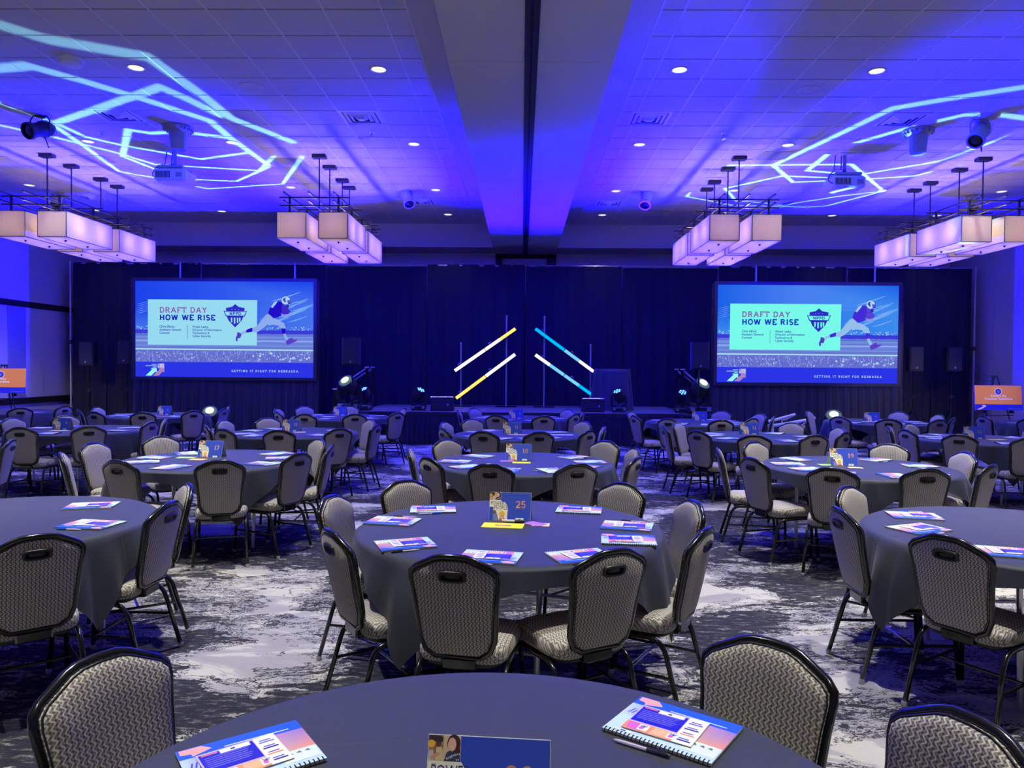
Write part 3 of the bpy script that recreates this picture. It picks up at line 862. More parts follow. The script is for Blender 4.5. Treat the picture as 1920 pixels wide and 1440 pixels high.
    for i, (a, b) in enumerate(((250, 298), (188, 298), (262, 298))):
        P([(a, 902 + 14 * i), (b, 902 + 14 * i), (b, 909 + 14 * i), (a, 909 + 14 * i)], C(150, 200, 246), 6)
    P([(308, 898), (376, 896), (376, 940), (308, 940)], C(150, 140, 214), 6)
    p_.slab('WE', X(330), Y(917), 18, C(230, 240, 255), 7, width=42)
    p_.slab('RISE', X(312), Y(938), 17, C(230, 240, 255), 7, width=60)
    p_.slab('GETTING IT RIGHT FOR NEBRASKA.', X(1040), Y(976), 21, C(170, 205, 252), 6, width=672, track=.34, th=.2)
    return p_, W_, H_

def screen(tl, tr, br, bl, yscr, tint, lab):
    A, B, Cc, Dd = [at_y(px, py, yscr) for px, py in (tl, tr, br, bl)]
    cx = (A.x + B.x + Cc.x + Dd.x) / 4; x0 = (A.x + Dd.x) / 2; x1 = (B.x + Cc.x) / 2
    z1 = (A.z + B.z) / 2; z0 = (Cc.z + Dd.z) / 2
    t_ = thing('projection_screen', lab, 'screen', (cx, yscr, 0), 0, 'front projection screens')
    hw = (x1 - x0) / 2
    b = .075
    MB().box(-hw - b, hw + b, 0, .04, z0 - b, z0).box(-hw - b, hw + b, 0, .04, z1, z1 + b).box(-hw - b, -hw, 0, .04, z0, z1).box(hw, hw + b, 0, .04, z0, z1).build('frame', 'black_case', t_)
    MB().box(-hw, hw, .022, .03, z0, z1).build('screen_cloth', 'white_plastic', t_)
    p_, W_, H_ = slide(tint)
    M = Mx((-hw, .020, z0), rx=PI / 2) @ Matrix.Diagonal((2 * hw / W_, (z1 - z0) / H_, 1, 1))
    mobj('projected_slide', p_.mesh('projected_slide', 'slide_print', M), t_, label='title slide with lettering, a shield and a running player')
    for sx_ in (-1, 1):
        MB().box(sx_ * (hw - .25) - .02, sx_ * (hw - .25) + .02, .05, .09, 0, z0).box(sx_ * (hw - .25) - .02, sx_ * (hw - .25) + .02, -.28, .25, 0, .03).build('leg', 'alu', t_)
        MB().box(sx_ * (hw + b + .03) - .02, sx_ * (hw + b + .03) + .02, .02, .05, .3, z1 + .02).build('side_pole', 'bronze', t_)
    drape(-hw - .12, hw + .12, .03, .02, z0 - b + .02, .035, .19, 40 + int(hw * 10), 5, flare=.05).build('skirt', 'skirt_cloth', t_, 'all', fix=False)
    return t_
YS = 16.6
screen((252, 524), (586.5, 531), (588.5, 708), (254.5, 706.5), YS, 'l', 'wide projection screen on the left of the stage showing the title slide')
screen((1347, 536), (1686, 533.5), (1683, 719), (1343, 716.5), YS, 'r', 'wide projection screen on the right of the stage showing the title slide')

# ---- LED chevron bars on poles
led = []
def bar(pa, pb, ma, mb_, split, lab, yy):
    A, B = at_y(*pa, yy), at_y(*pb, yy)
    t_ = thing('led_light_bar', lab, 'light bar', tuple(A), 0, 'glowing chevron light bars on the stage')
    v_ = B - A
    ln = v_.length
    M = v_.to_track_quat('X', 'Z').to_matrix().to_4x4()
    # local frame: x along the bar, y away from the camera
    ex = v_.normalized(); ey = Vector((0, 1, 0)); ez = ex.cross(ey).normalized()
    M = Matrix(((ex.x, ey.x, ez.x, 0), (ex.y, ey.y, ez.y, 0), (ex.z, ey.z, ez.z, 0), (0, 0, 0, 1)))
    half = ln / 2
    for i in range(2):
        x0 = i * half + .006; x1 = (i + 1) * half - .006
        MB().rbox(x0, x1, .0, .075, -.045, .045, .006, M).build('bar_housing', 'black_metal', t_)
        pieces = ma if i == 0 else mb_
        n = len(pieces)
        for k_, mm in enumerate(pieces):
            xa = x0 + (x1 - x0) * k_ / n; xb = x0 + (x1 - x0) * (k_ + 1) / n
            MB().box(xa + .002, xb - .002, -.008, .0, -.036, .036, M).build('lit_lens', mm, t_)
        MB().tube([(x0 + .15, .05, .05), (x0 + .15, .09, .09), (x0 + .22, .09, .07)], .012, 6, M=M).build('clamp', 'silver', t_)
    return t_
YL = 17.6
bar((852.3, 695.4), (967, 616), ['led_white', 'led_warm'], ['led_warm', 'led_orange'], 1, 'upper left glowing chevron bar fading from white to orange', YL)
bar((854.7, 747), (966.3, 664), ['led_orange', 'led_orange'], ['led_warm', 'led_white'], 1, 'lower left glowing chevron bar, orange at its foot and white on top', YL)
bar((1003.4, 616), (1113.4, 697), ['led_cyan', 'led_cyan'], ['led_sky', 'led_pink'], 1, 'upper right glowing chevron bar fading from blue to pink', YL)
bar((1003.4, 665), (1112.5, 742), ['led_white', 'led_sky'], ['led_sky', 'led_cyan'], 1, 'lower right glowing chevron bar, white on top and blue at its foot', YL)
for px, py, lab in ((864.5, 645, 'short thin pole holding the lower ends of the orange light bars'), (950, 594, 'tall thin pole holding the upper ends of the orange light bars'),
                    (1021, 595, 'tall thin pole holding the upper ends of the blue light bars'), (1107.5, 648, 'short thin pole holding the lower ends of the blue light bars')):
    q = at_y(px, py, YL + .13)
    t_ = thing('light_pole', lab, 'pole', (q.x, YL + .13, SH), 0, 'poles behind the chevron light bars')
    MB().tube([(0, 0, .012), (0, 0, q.z - SH)], .019, 8).build('tube', 'alu', t_, True)
    MB().lathe([(.0, q.z - SH), (.024, q.z - SH), (.02, q.z - SH + .03), (0, q.z - SH + .04)], 10).build('end_cap', 'white_plastic', t_, True)
    MB().rbox(-.25, .25, -.16, .16, 0, .015, .004).build('base_plate', 'black_metal', t_)

# ---- moving head fixtures
def moving_head(name, lab, loc, target, k=1.0, lens='lens_blue', leds=True, group=None, light=None):
    t_ = thing(name, lab, 'stage light', loc, 0, group)
    MB().rbox(-.17 * k, .17 * k, -.13 * k, .13 * k, .02 * k, .12 * k, .02 * k).build('base', 'black_plastic', t_)
    for sx_ in (-1, 1):
        MB().rbox(sx_ * .12 * k - .03 * k, sx_ * .12 * k + .03 * k, -.135 * k, -.128 * k, .05 * k, .095 * k, .003).build('connector', 'silver', t_)
        MB().lathe([(.02 * k, 0), (.02 * k, .02 * k)], 8, Mx((sx_ * .13 * k, 0, 0))).build('foot', 'black_plastic', t_)
        pts = [(sx_ * .05 * k, 0, .13 * k), (sx_ * .15 * k, 0, .15 * k), (sx_ * .165 * k, 0, .22 * k), (sx_ * .16 * k, 0, .40 * k)]
        MB().tube(pts, [.04 * k, .042 * k, .038 * k, .03 * k], 8).build('yoke_arm', 'black_plastic', t_, True)
    hc = Vector((0, 0, .38 * k))
    M = aim(hc, Vector(target) - Vector(loc))
    h = MB().lathe([(0, -.16 * k), (.09 * k, -.15 * k), (.125 * k, -.06 * k), (.128 * k, .05 * k), (.115 * k, .11 * k), (.118 * k, .13 * k), (.10 * k, .132 * k)], 20, M, cap=False).build('head', 'black_plastic', t_, True)
    if leds:
        MB().lathe([(.101 * k, .131 * k), (.0, .133 * k)], 20, M, cap=False).build('front_plate', 'black_metal', h, True)
        for i in range(7):
            a = i * PI / 3; r_ = 0 if i == 6 else .066 * k
            MB().lathe([(.024 * k, .133 * k), (.017 * k, .142 * k), (0, .145 * k)], 10, M @ Mx((r_ * math.cos(a), r_ * math.sin(a), 0)), cap=False).build('led_lens', lens, h, True)
    else:
        MB().lathe([(.10 * k, .131 * k), (.062 * k, .150 * k)], 20, M, cap=False).build('lens_ring', 'lens_rim', h, True)
        MB().lathe([(.062 * k, .150 * k), (.03 * k, .158 * k), (.0, .16 * k)], 20, M, cap=False).build('lens', lens, h, True)
    if light:
        light(Vector(loc) + M @ Vector((0, 0, .18 * k)), Vector(target))
    return t_
names = ['leftmost blue moving head on the stage, beside the left speaker pole', 'blue moving head on the stage left of the floor monitor',
         'blue moving head on the stage in front of the tall draped table', 'rightmost blue moving head on the stage by the right steps']
for (hx, hy, tgt), lab in zip(HEADS, names):
    moving_head('wash_light', lab, (hx, hy, SH), tgt, .92, group='blue wash lights on the stage',
                light=lambda a, b: lamp('wash_lamp', 'SPOT', a, b, energy=P_BLUE, color=(.004, 0.0, 1.0), spot_size=R(82), spot_blend=1.0, shadow_soft_size=.10))

# draped stands holding the two pattern projectors, beside the stage steps
for g, lab, lab2, ex in ((GOBO_L, 'black draped stand carrying the bright pattern projector left of the stage', 'large moving head with a bright white lens, left of the stage', (at_z(300, 215, CEIL), GL_L)),
                         (GOBO_R, 'black draped stand carrying the bright pattern projector right of the stage', 'large moving head with a bright white lens, right of the stage', (at_z(1640, 240, CEIL), GL_R))):
    t_ = thing('equipment_stand', lab, 'stand', (g.x, g.y, 0))
    MB().rbox(-.36, .36, -.19, .19, .66, .72, .01).build('top', 'black_case', t_)
    mb = MB(); n = 60
    ring = []
    for z_, gr in ((.66, 1.0), (.35, 1.02), (.01, 1.05)):
        ring.append([((.36 + .012 * math.sin(i * 2.3)) * gr * max(-1, min(1, 1.45 * math.cos(2 * PI * i / n))), (.18 + .008 * math.sin(i * 2.9)) * gr * max(-1, min(1, 1.45 * math.sin(2 * PI * i / n))), z_) for i in range(n)])
    mb.rings(ring).build('drape', 'skirt_cloth', t_, True)
    moving_head('pattern_projector', lab2, (g.x, g.y, .72), ex[0], 1.35, 'lens_white', False, 'moving heads throwing line patterns',
                light=lambda a, b: lamp('wash_lamp', 'SPOT', a, (g.x * 2.3, 15.0, CEIL), energy=P_BLUE * .9, color=(.004, 0.0, 1.0), spot_size=R(104), spot_blend=1.0, shadow_soft_size=.08))
for px, py, lab, tg, pat in ((395, 771, 'small floor light with a white lens under the left screen', at_z(300, 215, CEIL), GL_L), (1562, 779, 'small floor light with a white lens under the right screen', at_z(1640, 240, CEIL), GL_R)):
    q = at_y(px, py, 15.9)
    kk = q.z / .44
    moving_head('floor_light', lab, (q.x, 15.9, 0), tg, kk * .95, 'lens_white', False, 'small white floor lights',
                light=lambda a, b: gobo('gobo_lamp', a, b, pat, .0065, .006, (.20, .58, .62), P_GOBO, R(150)))

# ---- loudspeakers on stands
def speaker(px0, py0, px1, py1, yy, zfloor, lab, lab2, group, turn=0.0):
    A, B = at_y(px0, py0, yy), at_y(px1, py1, yy)
    w_, h_ = abs(B.x - A.x), A.z - B.z
    cx, z0 = (A.x + B.x) / 2, B.z
    t_ = thing('loudspeaker', lab, 'speaker', (cx, yy, z0), turn, group)
    d_ = w_ * 1.0
    poly = [(-w_ / 2, -.02), (-w_ * .44, -.05), (w_ * .44, -.05), (w_ / 2, -.02), (w_ * .46, d_ * .45), (w_ * .28, d_ * .82), (-w_ * .28, d_ * .82), (-w_ * .46, d_ * .45)]
    MB().prism(poly, .012, h_ - .012).prism([(a * .97, b * .97) for a, b in poly], 0, h_).build('cabinet', 'black_case', t_)
    MB().rbox(-w_ * .43, w_ * .43, -.062, -.05, .03, h_ - .03, .01).build('grille', 'grille', t_)
    MB().rbox(-w_ * .05, w_ * .05, -.068, -.062, .06, .06 + h_ * .07, .002).build('badge', 'silver', t_)
    s_ = thing('speaker_stand', lab2, 'stand', (cx, yy + w_ * .3, zfloor), 0, group + ' (stands)')
    hh_ = z0 - zfloor
    MB().tube([(0, 0, .12), (0, 0, hh_ * .62)], .022, 8).build('lower_tube', 'black_metal', s_, True)
    MB().tube([(0, 0, hh_ * .6), (0, 0, hh_ - .002)], .016, 8).build('upper_tube', 'black_metal', s_, True)
    MB().lathe([(.032, hh_ * .60), (.032, hh_ * .66)], 10).tube([(0, 0, hh_ * .63), (.07, -.02, hh_ * .63)], .012, 6).build('collar', 'black_plastic', s_, True)
    for k_ in range(3):
        a = PI / 2 + k_ * 2 * PI / 3 + .35
        c_, s2_ = math.cos(a), math.sin(a)
        MB().tube([(.03 * c_, .03 * s2_, hh_ * .42), (.34 * c_, .34 * s2_, .015)], .013, 6).tube([(.03 * c_, .03 * s2_, .14), (.18 * c_, .18 * s2_, hh_ * .21)], .008, 6).build('leg', 'black_metal', s_, True)
speaker(642, 632.5, 674.5, 686, 14.5, 0, 'black loudspeaker on a pole above the left stage steps', 'tripod pole carrying the loudspeaker at the left stage steps', 'stage loudspeakers')
speaker(1296.5, 641, 1329, 694, 14.5, 0, 'black loudspeaker on a pole above the right stage steps', 'tripod pole carrying the loudspeaker at the right stage steps', 'stage loudspeakers')
speaker(149, 641, 176.5, 685, 17.6, 0, 'dark loudspeaker nearest the left wall, in front of the drapes', 'tripod of the loudspeaker nearest the left wall', 'side loudspeakers')
speaker(221, 638.5, 247, 682.5, 17.6, 0, 'dark loudspeaker right beside the left projection screen', 'tripod of the loudspeaker beside the left screen', 'side loudspeakers')
speaker(1704, 650, 1730.5, 696, 17.6, 0, 'dark loudspeaker right beside the right projection screen', 'tripod of the loudspeaker beside the right screen', 'side loudspeakers')
speaker(1775, 651, 1802.5, 696, 17.6, 0, 'dark loudspeaker nearest the right wall, in front of the drapes', 'tripod of the loudspeaker nearest the right wall', 'side loudspeakers')

# ---- floor monitors on the stage edge
for px0, px1, py0, lab in ((807, 849.5, 744.5, 'black wedge monitor on the stage edge left of the chevrons'), (1091.5, 1133, 747.5, 'black wedge monitor on the stage edge right of the chevrons')):
    yy = 15.85
    A, B = at_y(px0, py0, yy), at_y(px1, py0, yy)
    w_ = B.x - A.x; h_ = A.z - SH
    t_ = thing('floor_monitor', lab, 'speaker', ((A.x + B.x) / 2, yy, SH), 0, 'wedge monitors on the stage')
    prof = [(-.0, 0), (.34, 0), (.34, .10), (.10, h_), (.0, h_)]
    M = Matrix(((0, 0, 1, -w_ / 2), (1, 0, 0, 0), (0, 1, 0, 0), (0, 0, 0, 1)))
    MB().prism(prof, 0, w_, M).build('cabinet', 'black_case', t_)
    MB().rbox(-w_ / 2 + .02, w_ / 2 - .02, -.012, 0, .02, h_ - .03, .004).build('rear_panel', 'grille', t_)
    MB().rbox(-w_ / 2, w_ / 2, -.02, .05, h_ - .01, h_ + .012, .006).build('top_lip', 'alu', t_)
    MB().rbox(w_ * .24, w_ * .30, -.018, -.012, h_ * .40, h_ * .52, .002).build('badge', 'silver', t_)

# ---- tall draped cocktail table on the stage
q = at_y(1147, 757, 16.9)
t_ = thing('cocktail_table', 'tall round cocktail table under a dark floor-length cloth on the stage', 'table', (q.x, 16.9, SH))
MB().lathe([(.40, .88), (.41, .90), (.41, .915), (.40, .92)], 28).build('table_top', 'wood_top', t_, True)
MB().tube([(0, 0, .02), (0, 0, .89)], .035, 8).lathe([(.28, 0), (.28, .015), (.05, .03)], 16).build('pedestal', 'black_metal', t_, True)
n = 96; rg = []
for z_, r0, am in ((.005, .47, .035), (.25, .455, .03), (.6, .43, .02), (.86, .415, .006), (.925, .412, 0), (.93, .40, 0)):
    rg.append([((r0 + am * math.sin(i * 2 * PI * 13 / n + .6 * math.sin(i * .4))) * math.cos(2 * PI * i / n), (r0 + am * math.sin(i * 2 * PI * 13 / n + .6 * math.sin(i * .4))) * math.sin(2 * PI * i / n), z_) for i in range(n)])
MB().rings(rg, cap=False).add([(*q_[:2], .93) for q_ in rg[-1]], [tuple(range(n))]).build('draped_cloth', 'cloth', t_, 'all')

# ---- steps with handrails at both ends of the stage
YST = 17.28
for sgn, lab, pr in ((-1, 'stage steps with a sloping handrail at the left end of the stage', ((628, 731), (694.5, 690))), (1, 'stage steps with a sloping handrail at the right end of the stage', ((1332, 738), (1266, 694)))):
    lo = at_y(*pr[0], YST - .32); hi = at_y(*pr[1], YST - .32)
    x_in = (SX0 - .08 if sgn < 0 else SX1 + .08)
    t_ = thing('stage_steps', lab, 'steps', (x_in, YST, 0), 0, 'steps at the stage ends')
    for k_ in range(3):
        z_ = SH * (3 - k_) / 4
        xa = sgn * (.26 * k_); xb = sgn * (.26 * (k_ + 1))
        MB().rbox(min(xa, xb), max(xa, xb), -.30, .30, z_ - .05, z_, .006).build('tread', 'stage_deck', t_)
        for yy in (-.285, .255):
            MB().box(min(xa, xb) + .02, max(xa, xb) - .02, yy, yy + .03, 0, z_ - .05).build('riser_frame', 'black_metal', t_)
    xh_ = sgn * .03
    xl_ = lo.x - x_in
    for yy in (-.33, .33):
        MB().box(xl_ - .03, xl_ + .03, yy - .02, yy + .02, 0, lo.z).build('rail_post', 'black_metal', t_)
        MB().box(xh_ - .03, xh_ + .03, yy - .02, yy + .02, 0, hi.z).build('rail_post', 'black_metal', t_)
        MB().tube([(xl_, yy, lo.z), (xh_, yy, hi.z)], .02, 8).build('handrail', 'grey_plastic', t_, True)
        MB().tube([(xl_, yy, lo.z - .12), (xh_, yy, hi.z - .12)], .012, 6).build('lower_rail', 'black_metal', t_, True)
        MB().rbox(xl_ - .05, xl_ + .05, yy - .03, yy + .03, lo.z, lo.z + .03, .008).build('post_cap', 'alu', t_)
        MB().rbox(xh_ - .05, xh_ + .05, yy - .03, yy + .03, hi.z, hi.z + .03, .008).build('post_cap', 'alu', t_)

# ---- white tubular ramp rail standing between the tables at the right
YR = 14.7
t_ = thing('ramp_railing', 'white tubular railing behind the chairs, below the right screen', 'railing', (0, YR, 0))
def rp(px, py, dy=0):
    q_ = at_y(px, py, YR); return (q_.x, dy, q_.z)
MB().tube([rp(1441, 790), rp(1455, 787), rp(1491, 777)], .028, 8).build('top_rail', 'white_metal', t_, True)
MB().tube([rp(1440, 799), rp(1465, 796), rp(1511, 788), rp(1531, 784, .1)], .032, 8).build('middle_rail', 'white_metal', t_, True)
MB().tube([rp(1466, 796), rp(1466, 788), rp(1472, 787), rp(1487, 780)], .016, 8).build('bracket', 'white_metal', t_, True)
MB().tube([rp(1503, 797), rp(1512, 791)], .014, 8).build('brace', 'white_metal', t_, True)
a, b = rp(1449, 799), rp(1507, 797)
MB().tube([a, (a[0], 0, .01)], .024, 8).build('post', 'white_metal', t_, True)
MB().tube([b, (b[0], 0, .01)], .024, 8).build('post', 'white_metal', t_, True)

# ---- easels with orange signs near the side walls
def easel(cx, yy, x0, x1, ztop, zbot, zapex, lines, lab, rz):
    t_ = thing('sign_easel', lab + ' on a black easel', 'easel', (cx, yy, 0), rz, 'easels by the side walls')
    hw = (x1 - x0) / 2
    tilt = .10
    for sx_ in (-1, 1):
        MB().tube([(sx_ * .05, 0, zapex), (sx_ * .42, -.18, 0)], .013, 6).build('front_leg', 'black_metal', t_, True)
        MB().rbox(sx_ * .27 - .025, sx_ * .27 + .025, -.20, -.10, zbot - .05, zbot + .015, .004).build('holder', 'black_metal', t_)
    MB().tube([(0, .01, zapex), (0, .45, 0)], .013, 6).build('rear_leg', 'black_metal', t_, True)
    MB().tube([(-.32, -.135, zbot - .10), (.32, -.135, zbot - .10)], .008, 6).build('cross_bar', 'black_metal', t_, True)
    MB().rbox(-.07, .07, -.02, .03, zapex - .02, zapex + .02, .006).build('apex', 'black_plastic', t_)
    b_ = thing('sign_board', lab, 'sign', (cx, yy, 0), rz, 'orange sign boards')
    h_ = ztop - zbot
    M = Mx((0, -.165, zbot + .016), rx=-tilt)
    MB().box(-hw, hw, 0, .008, 0, h_, M).build('foam_board', 'paper', b_)
    p_ = Print(.0006)
    og = C(244, 152, 62); bl = C(20, 22, 205); wh = C(250, 235, 225)
    p_.rect(-hw, 0, hw, h_, bl, 0)
    p_.rect(-hw + .008, h_ * .23, hw - .008, h_ - .008, og, 1)
    p_.disc(0, h_ * .74, .075, .075, wh, 2, 20); p_.disc(0, h_ * .74, .062, .062, C(40, 40, 170), 3, 20)
    p_.poly([(0, h_ * .74 - .04), (.018, h_ * .74), (.03, h_ * .74 + .02), (0, h_ * .74 + .01), (-.03, h_ * .74 + .02), (-.018, h_ * .74)], C(130, 140, 235), 4)
    for i, s_ in enumerate(lines):
        p_.sans(s_, 0, h_ * (.53 - .115 * i), h_ * .125, wh, 2, .02, 'CENTER')
    if not lines:                      # lettering too blurred to read: two rows of strokes
        for row, ws in enumerate(((.05, .03, .04, .035, .045, .03), (.04, .05, .035, .06, .045, .05, .04, .05))):
            x_ = -sum(ws) / 2
            for wd_ in ws:
                p_.rect(x_, h_ * (.53 - .115 * row), x_ + wd_ * .8, h_ * (.59 - .115 * row), wh, 2); x_ += wd_
    p_.poly([(-hw + .04, .01), (-hw + .17, h_ * .14), (-hw + .14, h_ * .19), (-hw + .21, h_ * .21), (-hw + .24, h_ * .16), (-hw + .22, h_ * .13), (-hw + .11, .01)], C(245, 200, 200), 2)
    p_.rect(hw * .40, h_ * .055, hw * .92, h_ * .075, C(90, 110, 235), 2)
    me = p_.mesh('sign_print', 'print', M @ Mx((0, -.0006, 0), rx=PI / 2))
    mobj('sign_print', me, b_)
A = at_y(1825.5, 723, 15.6); B = at_y(1914, 770.5, 15.6)
easel((A.x + B.x) / 2, 15.7, A.x, B.x, A.z, B.z, at_y(1868, 706, 15.7).z, ['Enhance the', 'Customer Experience'], 'orange sign with a blue band near the right wall', 0)
A = at_y(-44, 691, 15.0); B = at_y(47, 738.5, 15.0)
easel((A.x + B.x) / 2, 15.1, A.x, B.x, A.z, B.z, at_y(7, 688, 15.1).z + .03, [], 'orange sign with a blue band near the left wall', 0.12)

# ================================================================== CHANDELIERS
BW, BH, BLEN = .50, .44, 1.42
CZ = 3.83
def shade_box():
    """fabric walls and bottom, open on top"""
    mb = MB(); h = BW / 2; l_ = BLEN / 2; t_ = .003
    q = [(-h, -l_), (h, -l_), (h, l_), (-h, l_)]
    mb.add([(x, y_, z) for z in (0, BH) for x, y_ in q], [(0, 1, 2, 3), (0, 1, 5, 4), (1, 2, 6, 5), (2, 3, 7, 6), (3, 0, 4, 7)])
    return mb.mesh('shade', 'shade', fix=False)
def shade_edges():
    mb = MB(); h = BW / 2; l_ = BLEN / 2; r_ = .006
    for z in (0, BH):
        for a, b in (((-h, -l_), (h, -l_)), ((h, -l_), (h, l_)), ((h, l_), (-h, l_)), ((-h, l_), (-h, -l_))):
            mb.tube([(*a, z), (*b, z)], r_, 4)
    for x in (-h, h):
        for y_ in (-l_, l_):
            mb.tube([(x, y_, 0), (x, y_, BH)], r_, 4)
    return mb.mesh('edge_frame', 'bronze')
sh_me, ed_me = shade_box(), shade_edges()
fin_me = MB().lathe([(0, -.03), (.014, -.026), (.016, -.010), (.024, -.004), (.024, 0)], 10).mesh('finial', 'bronze', True)
emit('bulb_glow', (1.0, .62, .30, 1), 8.0)
bulb_me = MB().lathe([(0, -.055), (.03, -.04), (.038, 0), (.028, .035), (.014, .06), (.014, .08), (0, .08)], 12).mesh('bulb', 'bulb_glow', True)
def chandelier(cx, lab):
    yc = 14.14
    t_ = thing('chandelier', lab, 'chandelier', (cx, yc, CEIL - .001), 0, 'box chandeliers over the tables')
    dz = -(CEIL - .001)
    for iy, y_ in enumerate((-.83, .83)):
        for x in (-.357, .357):
            s_ = mobj('shade', sh_me, t_); s_.location = (x, y_, CZ + dz)
            e = mobj('edge_frame', ed_me, s_)
            for k_ in (-.33, .33):
                mobj('finial', fin_me, s_).location = (0, k_, 0)
                b = mobj('bulb', bulb_me, s_); b.location = (0, k_, .13)
                lamp('bulb_lamp', 'POINT', (cx + x, yc + y_ + k_, CZ + .24), energy=P_CHAND, color=(1.0, .70, .36), shadow_soft_size=.03)
    za, zb = 4.56 + dz, 4.42 + dz
    for z in (za, zb):
        for x in (-.42, 0, .42):
            MB().box(x - .012, x + .012, -1.75, 1.75, z - .012, z + .012).build('long_bar', 'bronze', t_)
        for y_ in (-1.42, -.42, .30, .52, 1.10, 1.48):
            MB().box(-.60, .60, y_ - .012, y_ + .012, z - .028, z - .006).build('cross_bar', 'bronze', t_)
    for x in (-.42, .42):
        for y_ in (-1.42, -.42, .42, 1.42):
            MB().box(x - .016, x + .016, y_ - .016, y_ + .016, CZ + BH + dz, za).build('post', 'bronze', t_)
    for yy in (13.04, 13.74, 14.7, 15.3):
        r_ = MB().tube([(0, yy - yc, zb), (0, yy - yc, -.03)], .012, 8).build('hanging_rod', 'bronze', t_, True)
        MB().rbox(-.12, .12, yy - yc - .07, yy - yc + .07, -.06, 0, .006).build('ceiling_plate', 'bronze', t_)
for cx, lab in ((-8.42, 'box chandelier at the far left of the room, four fabric shades on black bars'),
                (-3.59, 'box chandelier left of the centre beam, four fabric shades on black bars'),
                (3.77, 'box chandelier right of the centre beam, four fabric shades on black bars'),
                (8.0, 'box chandelier at the far right of the room, four fabric shades on black bars')):
    chandelier(cx, lab)

# ================================================================== CEILING FIXTURES
# square air diffusers: nested louvre frames
def vent(px, py, lab):
    q = at_z(px, py, CEIL)
    t_ = thing('ceiling_vent', lab, 'vent', (q.x, q.y, CEIL), 0, 'square air diffusers')
    MB().box(-.29, .29, -.29, .29, -.006, -.001).build('back_plate', 'dark_trim', t_)
    for k_, (a, z) in enumerate(((.30, -.012), (.23, -.022), (.16, -.030), (.09, -.036))):
        b = a - .045
        ro = [(-a, -a, -.004), (a, -a, -.004), (a, a, -.004), (-a, a, -.004)]
        ri = [(-b, -b, z), (b, -b, z), (b, b, z), (-b, b, z)]
        r2 = [(-b + .006, -b + .006, z + .004), (b - .006, -b + .006, z + .004), (b - .006, b - .006, z + .004), (-b + .006, b - .006, z + .004)]
        MB().rings([ro, ri, r2], cap=False).build('louvre', 'white_plastic', t_)
    MB().box(-.04, .04, -.04, .04, -.040, -.034).build('centre_plate', 'white_plastic', t_)
for px, py, lab in ((678, 220, 'square ceiling diffuser left of the centre beam, nearest'), (222, 216, 'square ceiling diffuser above the left gobo lines'),
                    (1690, 225, 'square ceiling diffuser beside the right conical ceiling speaker'), (1217, 222, 'square ceiling diffuser right of the centre beam in the blue light'),
                    (790, 378, 'small far square ceiling diffuser left of the centre beam'), (1142, 381, 'small far square ceiling diffuser right of the centre beam'),
                    (172, 369, 'small far square ceiling diffuser behind the left chandelier'), (1462, 380, 'small far square ceiling diffuser behind the right inner chandelier')):
    vent(px, py, lab)
# flush round speakers
for px, py, lab in ((470, 162, 'flush round ceiling speaker in the left tiles'), (1516, 168, 'flush round ceiling speaker in the right tiles'),
                    (1350, 328, 'flush round ceiling speaker beside the right inner chandelier rods'), (1775, 330, 'flush round ceiling speaker near the right outer chandelier rods'), (155, 320, 'flush round ceiling speaker behind the left chandelier rods')):
    q = at_z(px, py, CEIL)
    t_ = thing('ceiling_speaker', lab, 'speaker', (q.x, q.y, CEIL - .001), 0, 'flush ceiling speakers')
    MB().lathe([(.125, 0), (.145, -.004), (.145, 0)], 28, cap=False).lathe([(.145, 0), (.145, -.006), (.13, -.010), (.128, -.006)], 28, cap=False).build('bezel', 'white_plastic', t_, True)
    MB().lathe([(.128, -.004), (.06, -.007), (0, -.008)], 28, cap=False).build('grille_cloth', 'tile', t_, True)
# smoke detector and sprinklers
q = at_z(133, 110, CEIL)
t_ = thing('smoke_detector', 'white round smoke detector on the left ceiling tiles', 'detector', (q.x, q.y, CEIL))
MB().lathe([(.15, 0), (.15, -.02), (.14, -.03)], 24).build('mounting_base', 'white_plastic', t_, True)
MB().lathe([(.125, -.03), (.12, -.075), (.10, -.085), (0, -.088)], 24).build('cover', 'white_plastic', t_, True)
for px, py, lab in ((697, 248, 'sprinkler head left of the beam, beside the diffuser'), (190, 248, 'sprinkler head on the far left tiles'), (1357, 250, 'sprinkler head right of the beam'), (789, 391, 'far sprinkler head left of the beam'), (1233, 394, 'far sprinkler head right of the beam')):
    q = at_z(px, py, CEIL)
    t_ = thing('sprinkler_head', lab, 'sprinkler', (q.x, q.y, CEIL), 0, 'sprinkler heads')
    MB().lathe([(.045, 0), (.045, -.006), (.015, -.010), (.012, -.05)], 12).build('escutcheon', 'silver', t_, True)
    MB().tube([(-.014, 0, -.03), (-.02, 0, -.06), (0, 0, -.085), (.02, 0, -.06), (.014, 0, -.03)], .004, 6).lathe([(.03, -.087), (.03, -.092)], 12).build('deflector', 'silver', t_, True)
# flush access panels
for px0, px1, py, lab in ((512, 572, 304, 'grey flush access panel left of the inner left chandelier rods'), (1424, 1482, 291, 'grey flush access panel right of the inner right chandelier'), (1688, 1748, 292, 'grey flush access panel beside the right projector, nearest the conical speaker'), (1752, 1812, 292, 'grey flush access panel next to the right outer chandelier rods'), (145, 205, 298, 'grey flush access panel beside the left chandelier rods')):
    a, b = at_z(px0, py, CEIL), at_z(px1, py, CEIL)
    t_ = MB().rbox(-(b.x - a.x) / 2, (b.x - a.x) / 2, -.24, .24, -.008, -.001, .003).build('access_panel', 'grey_plastic', None, label=lab, category='panel', group='access panels in the ceiling')
    t_.location = ((a.x + b.x) / 2, a.y, CEIL)
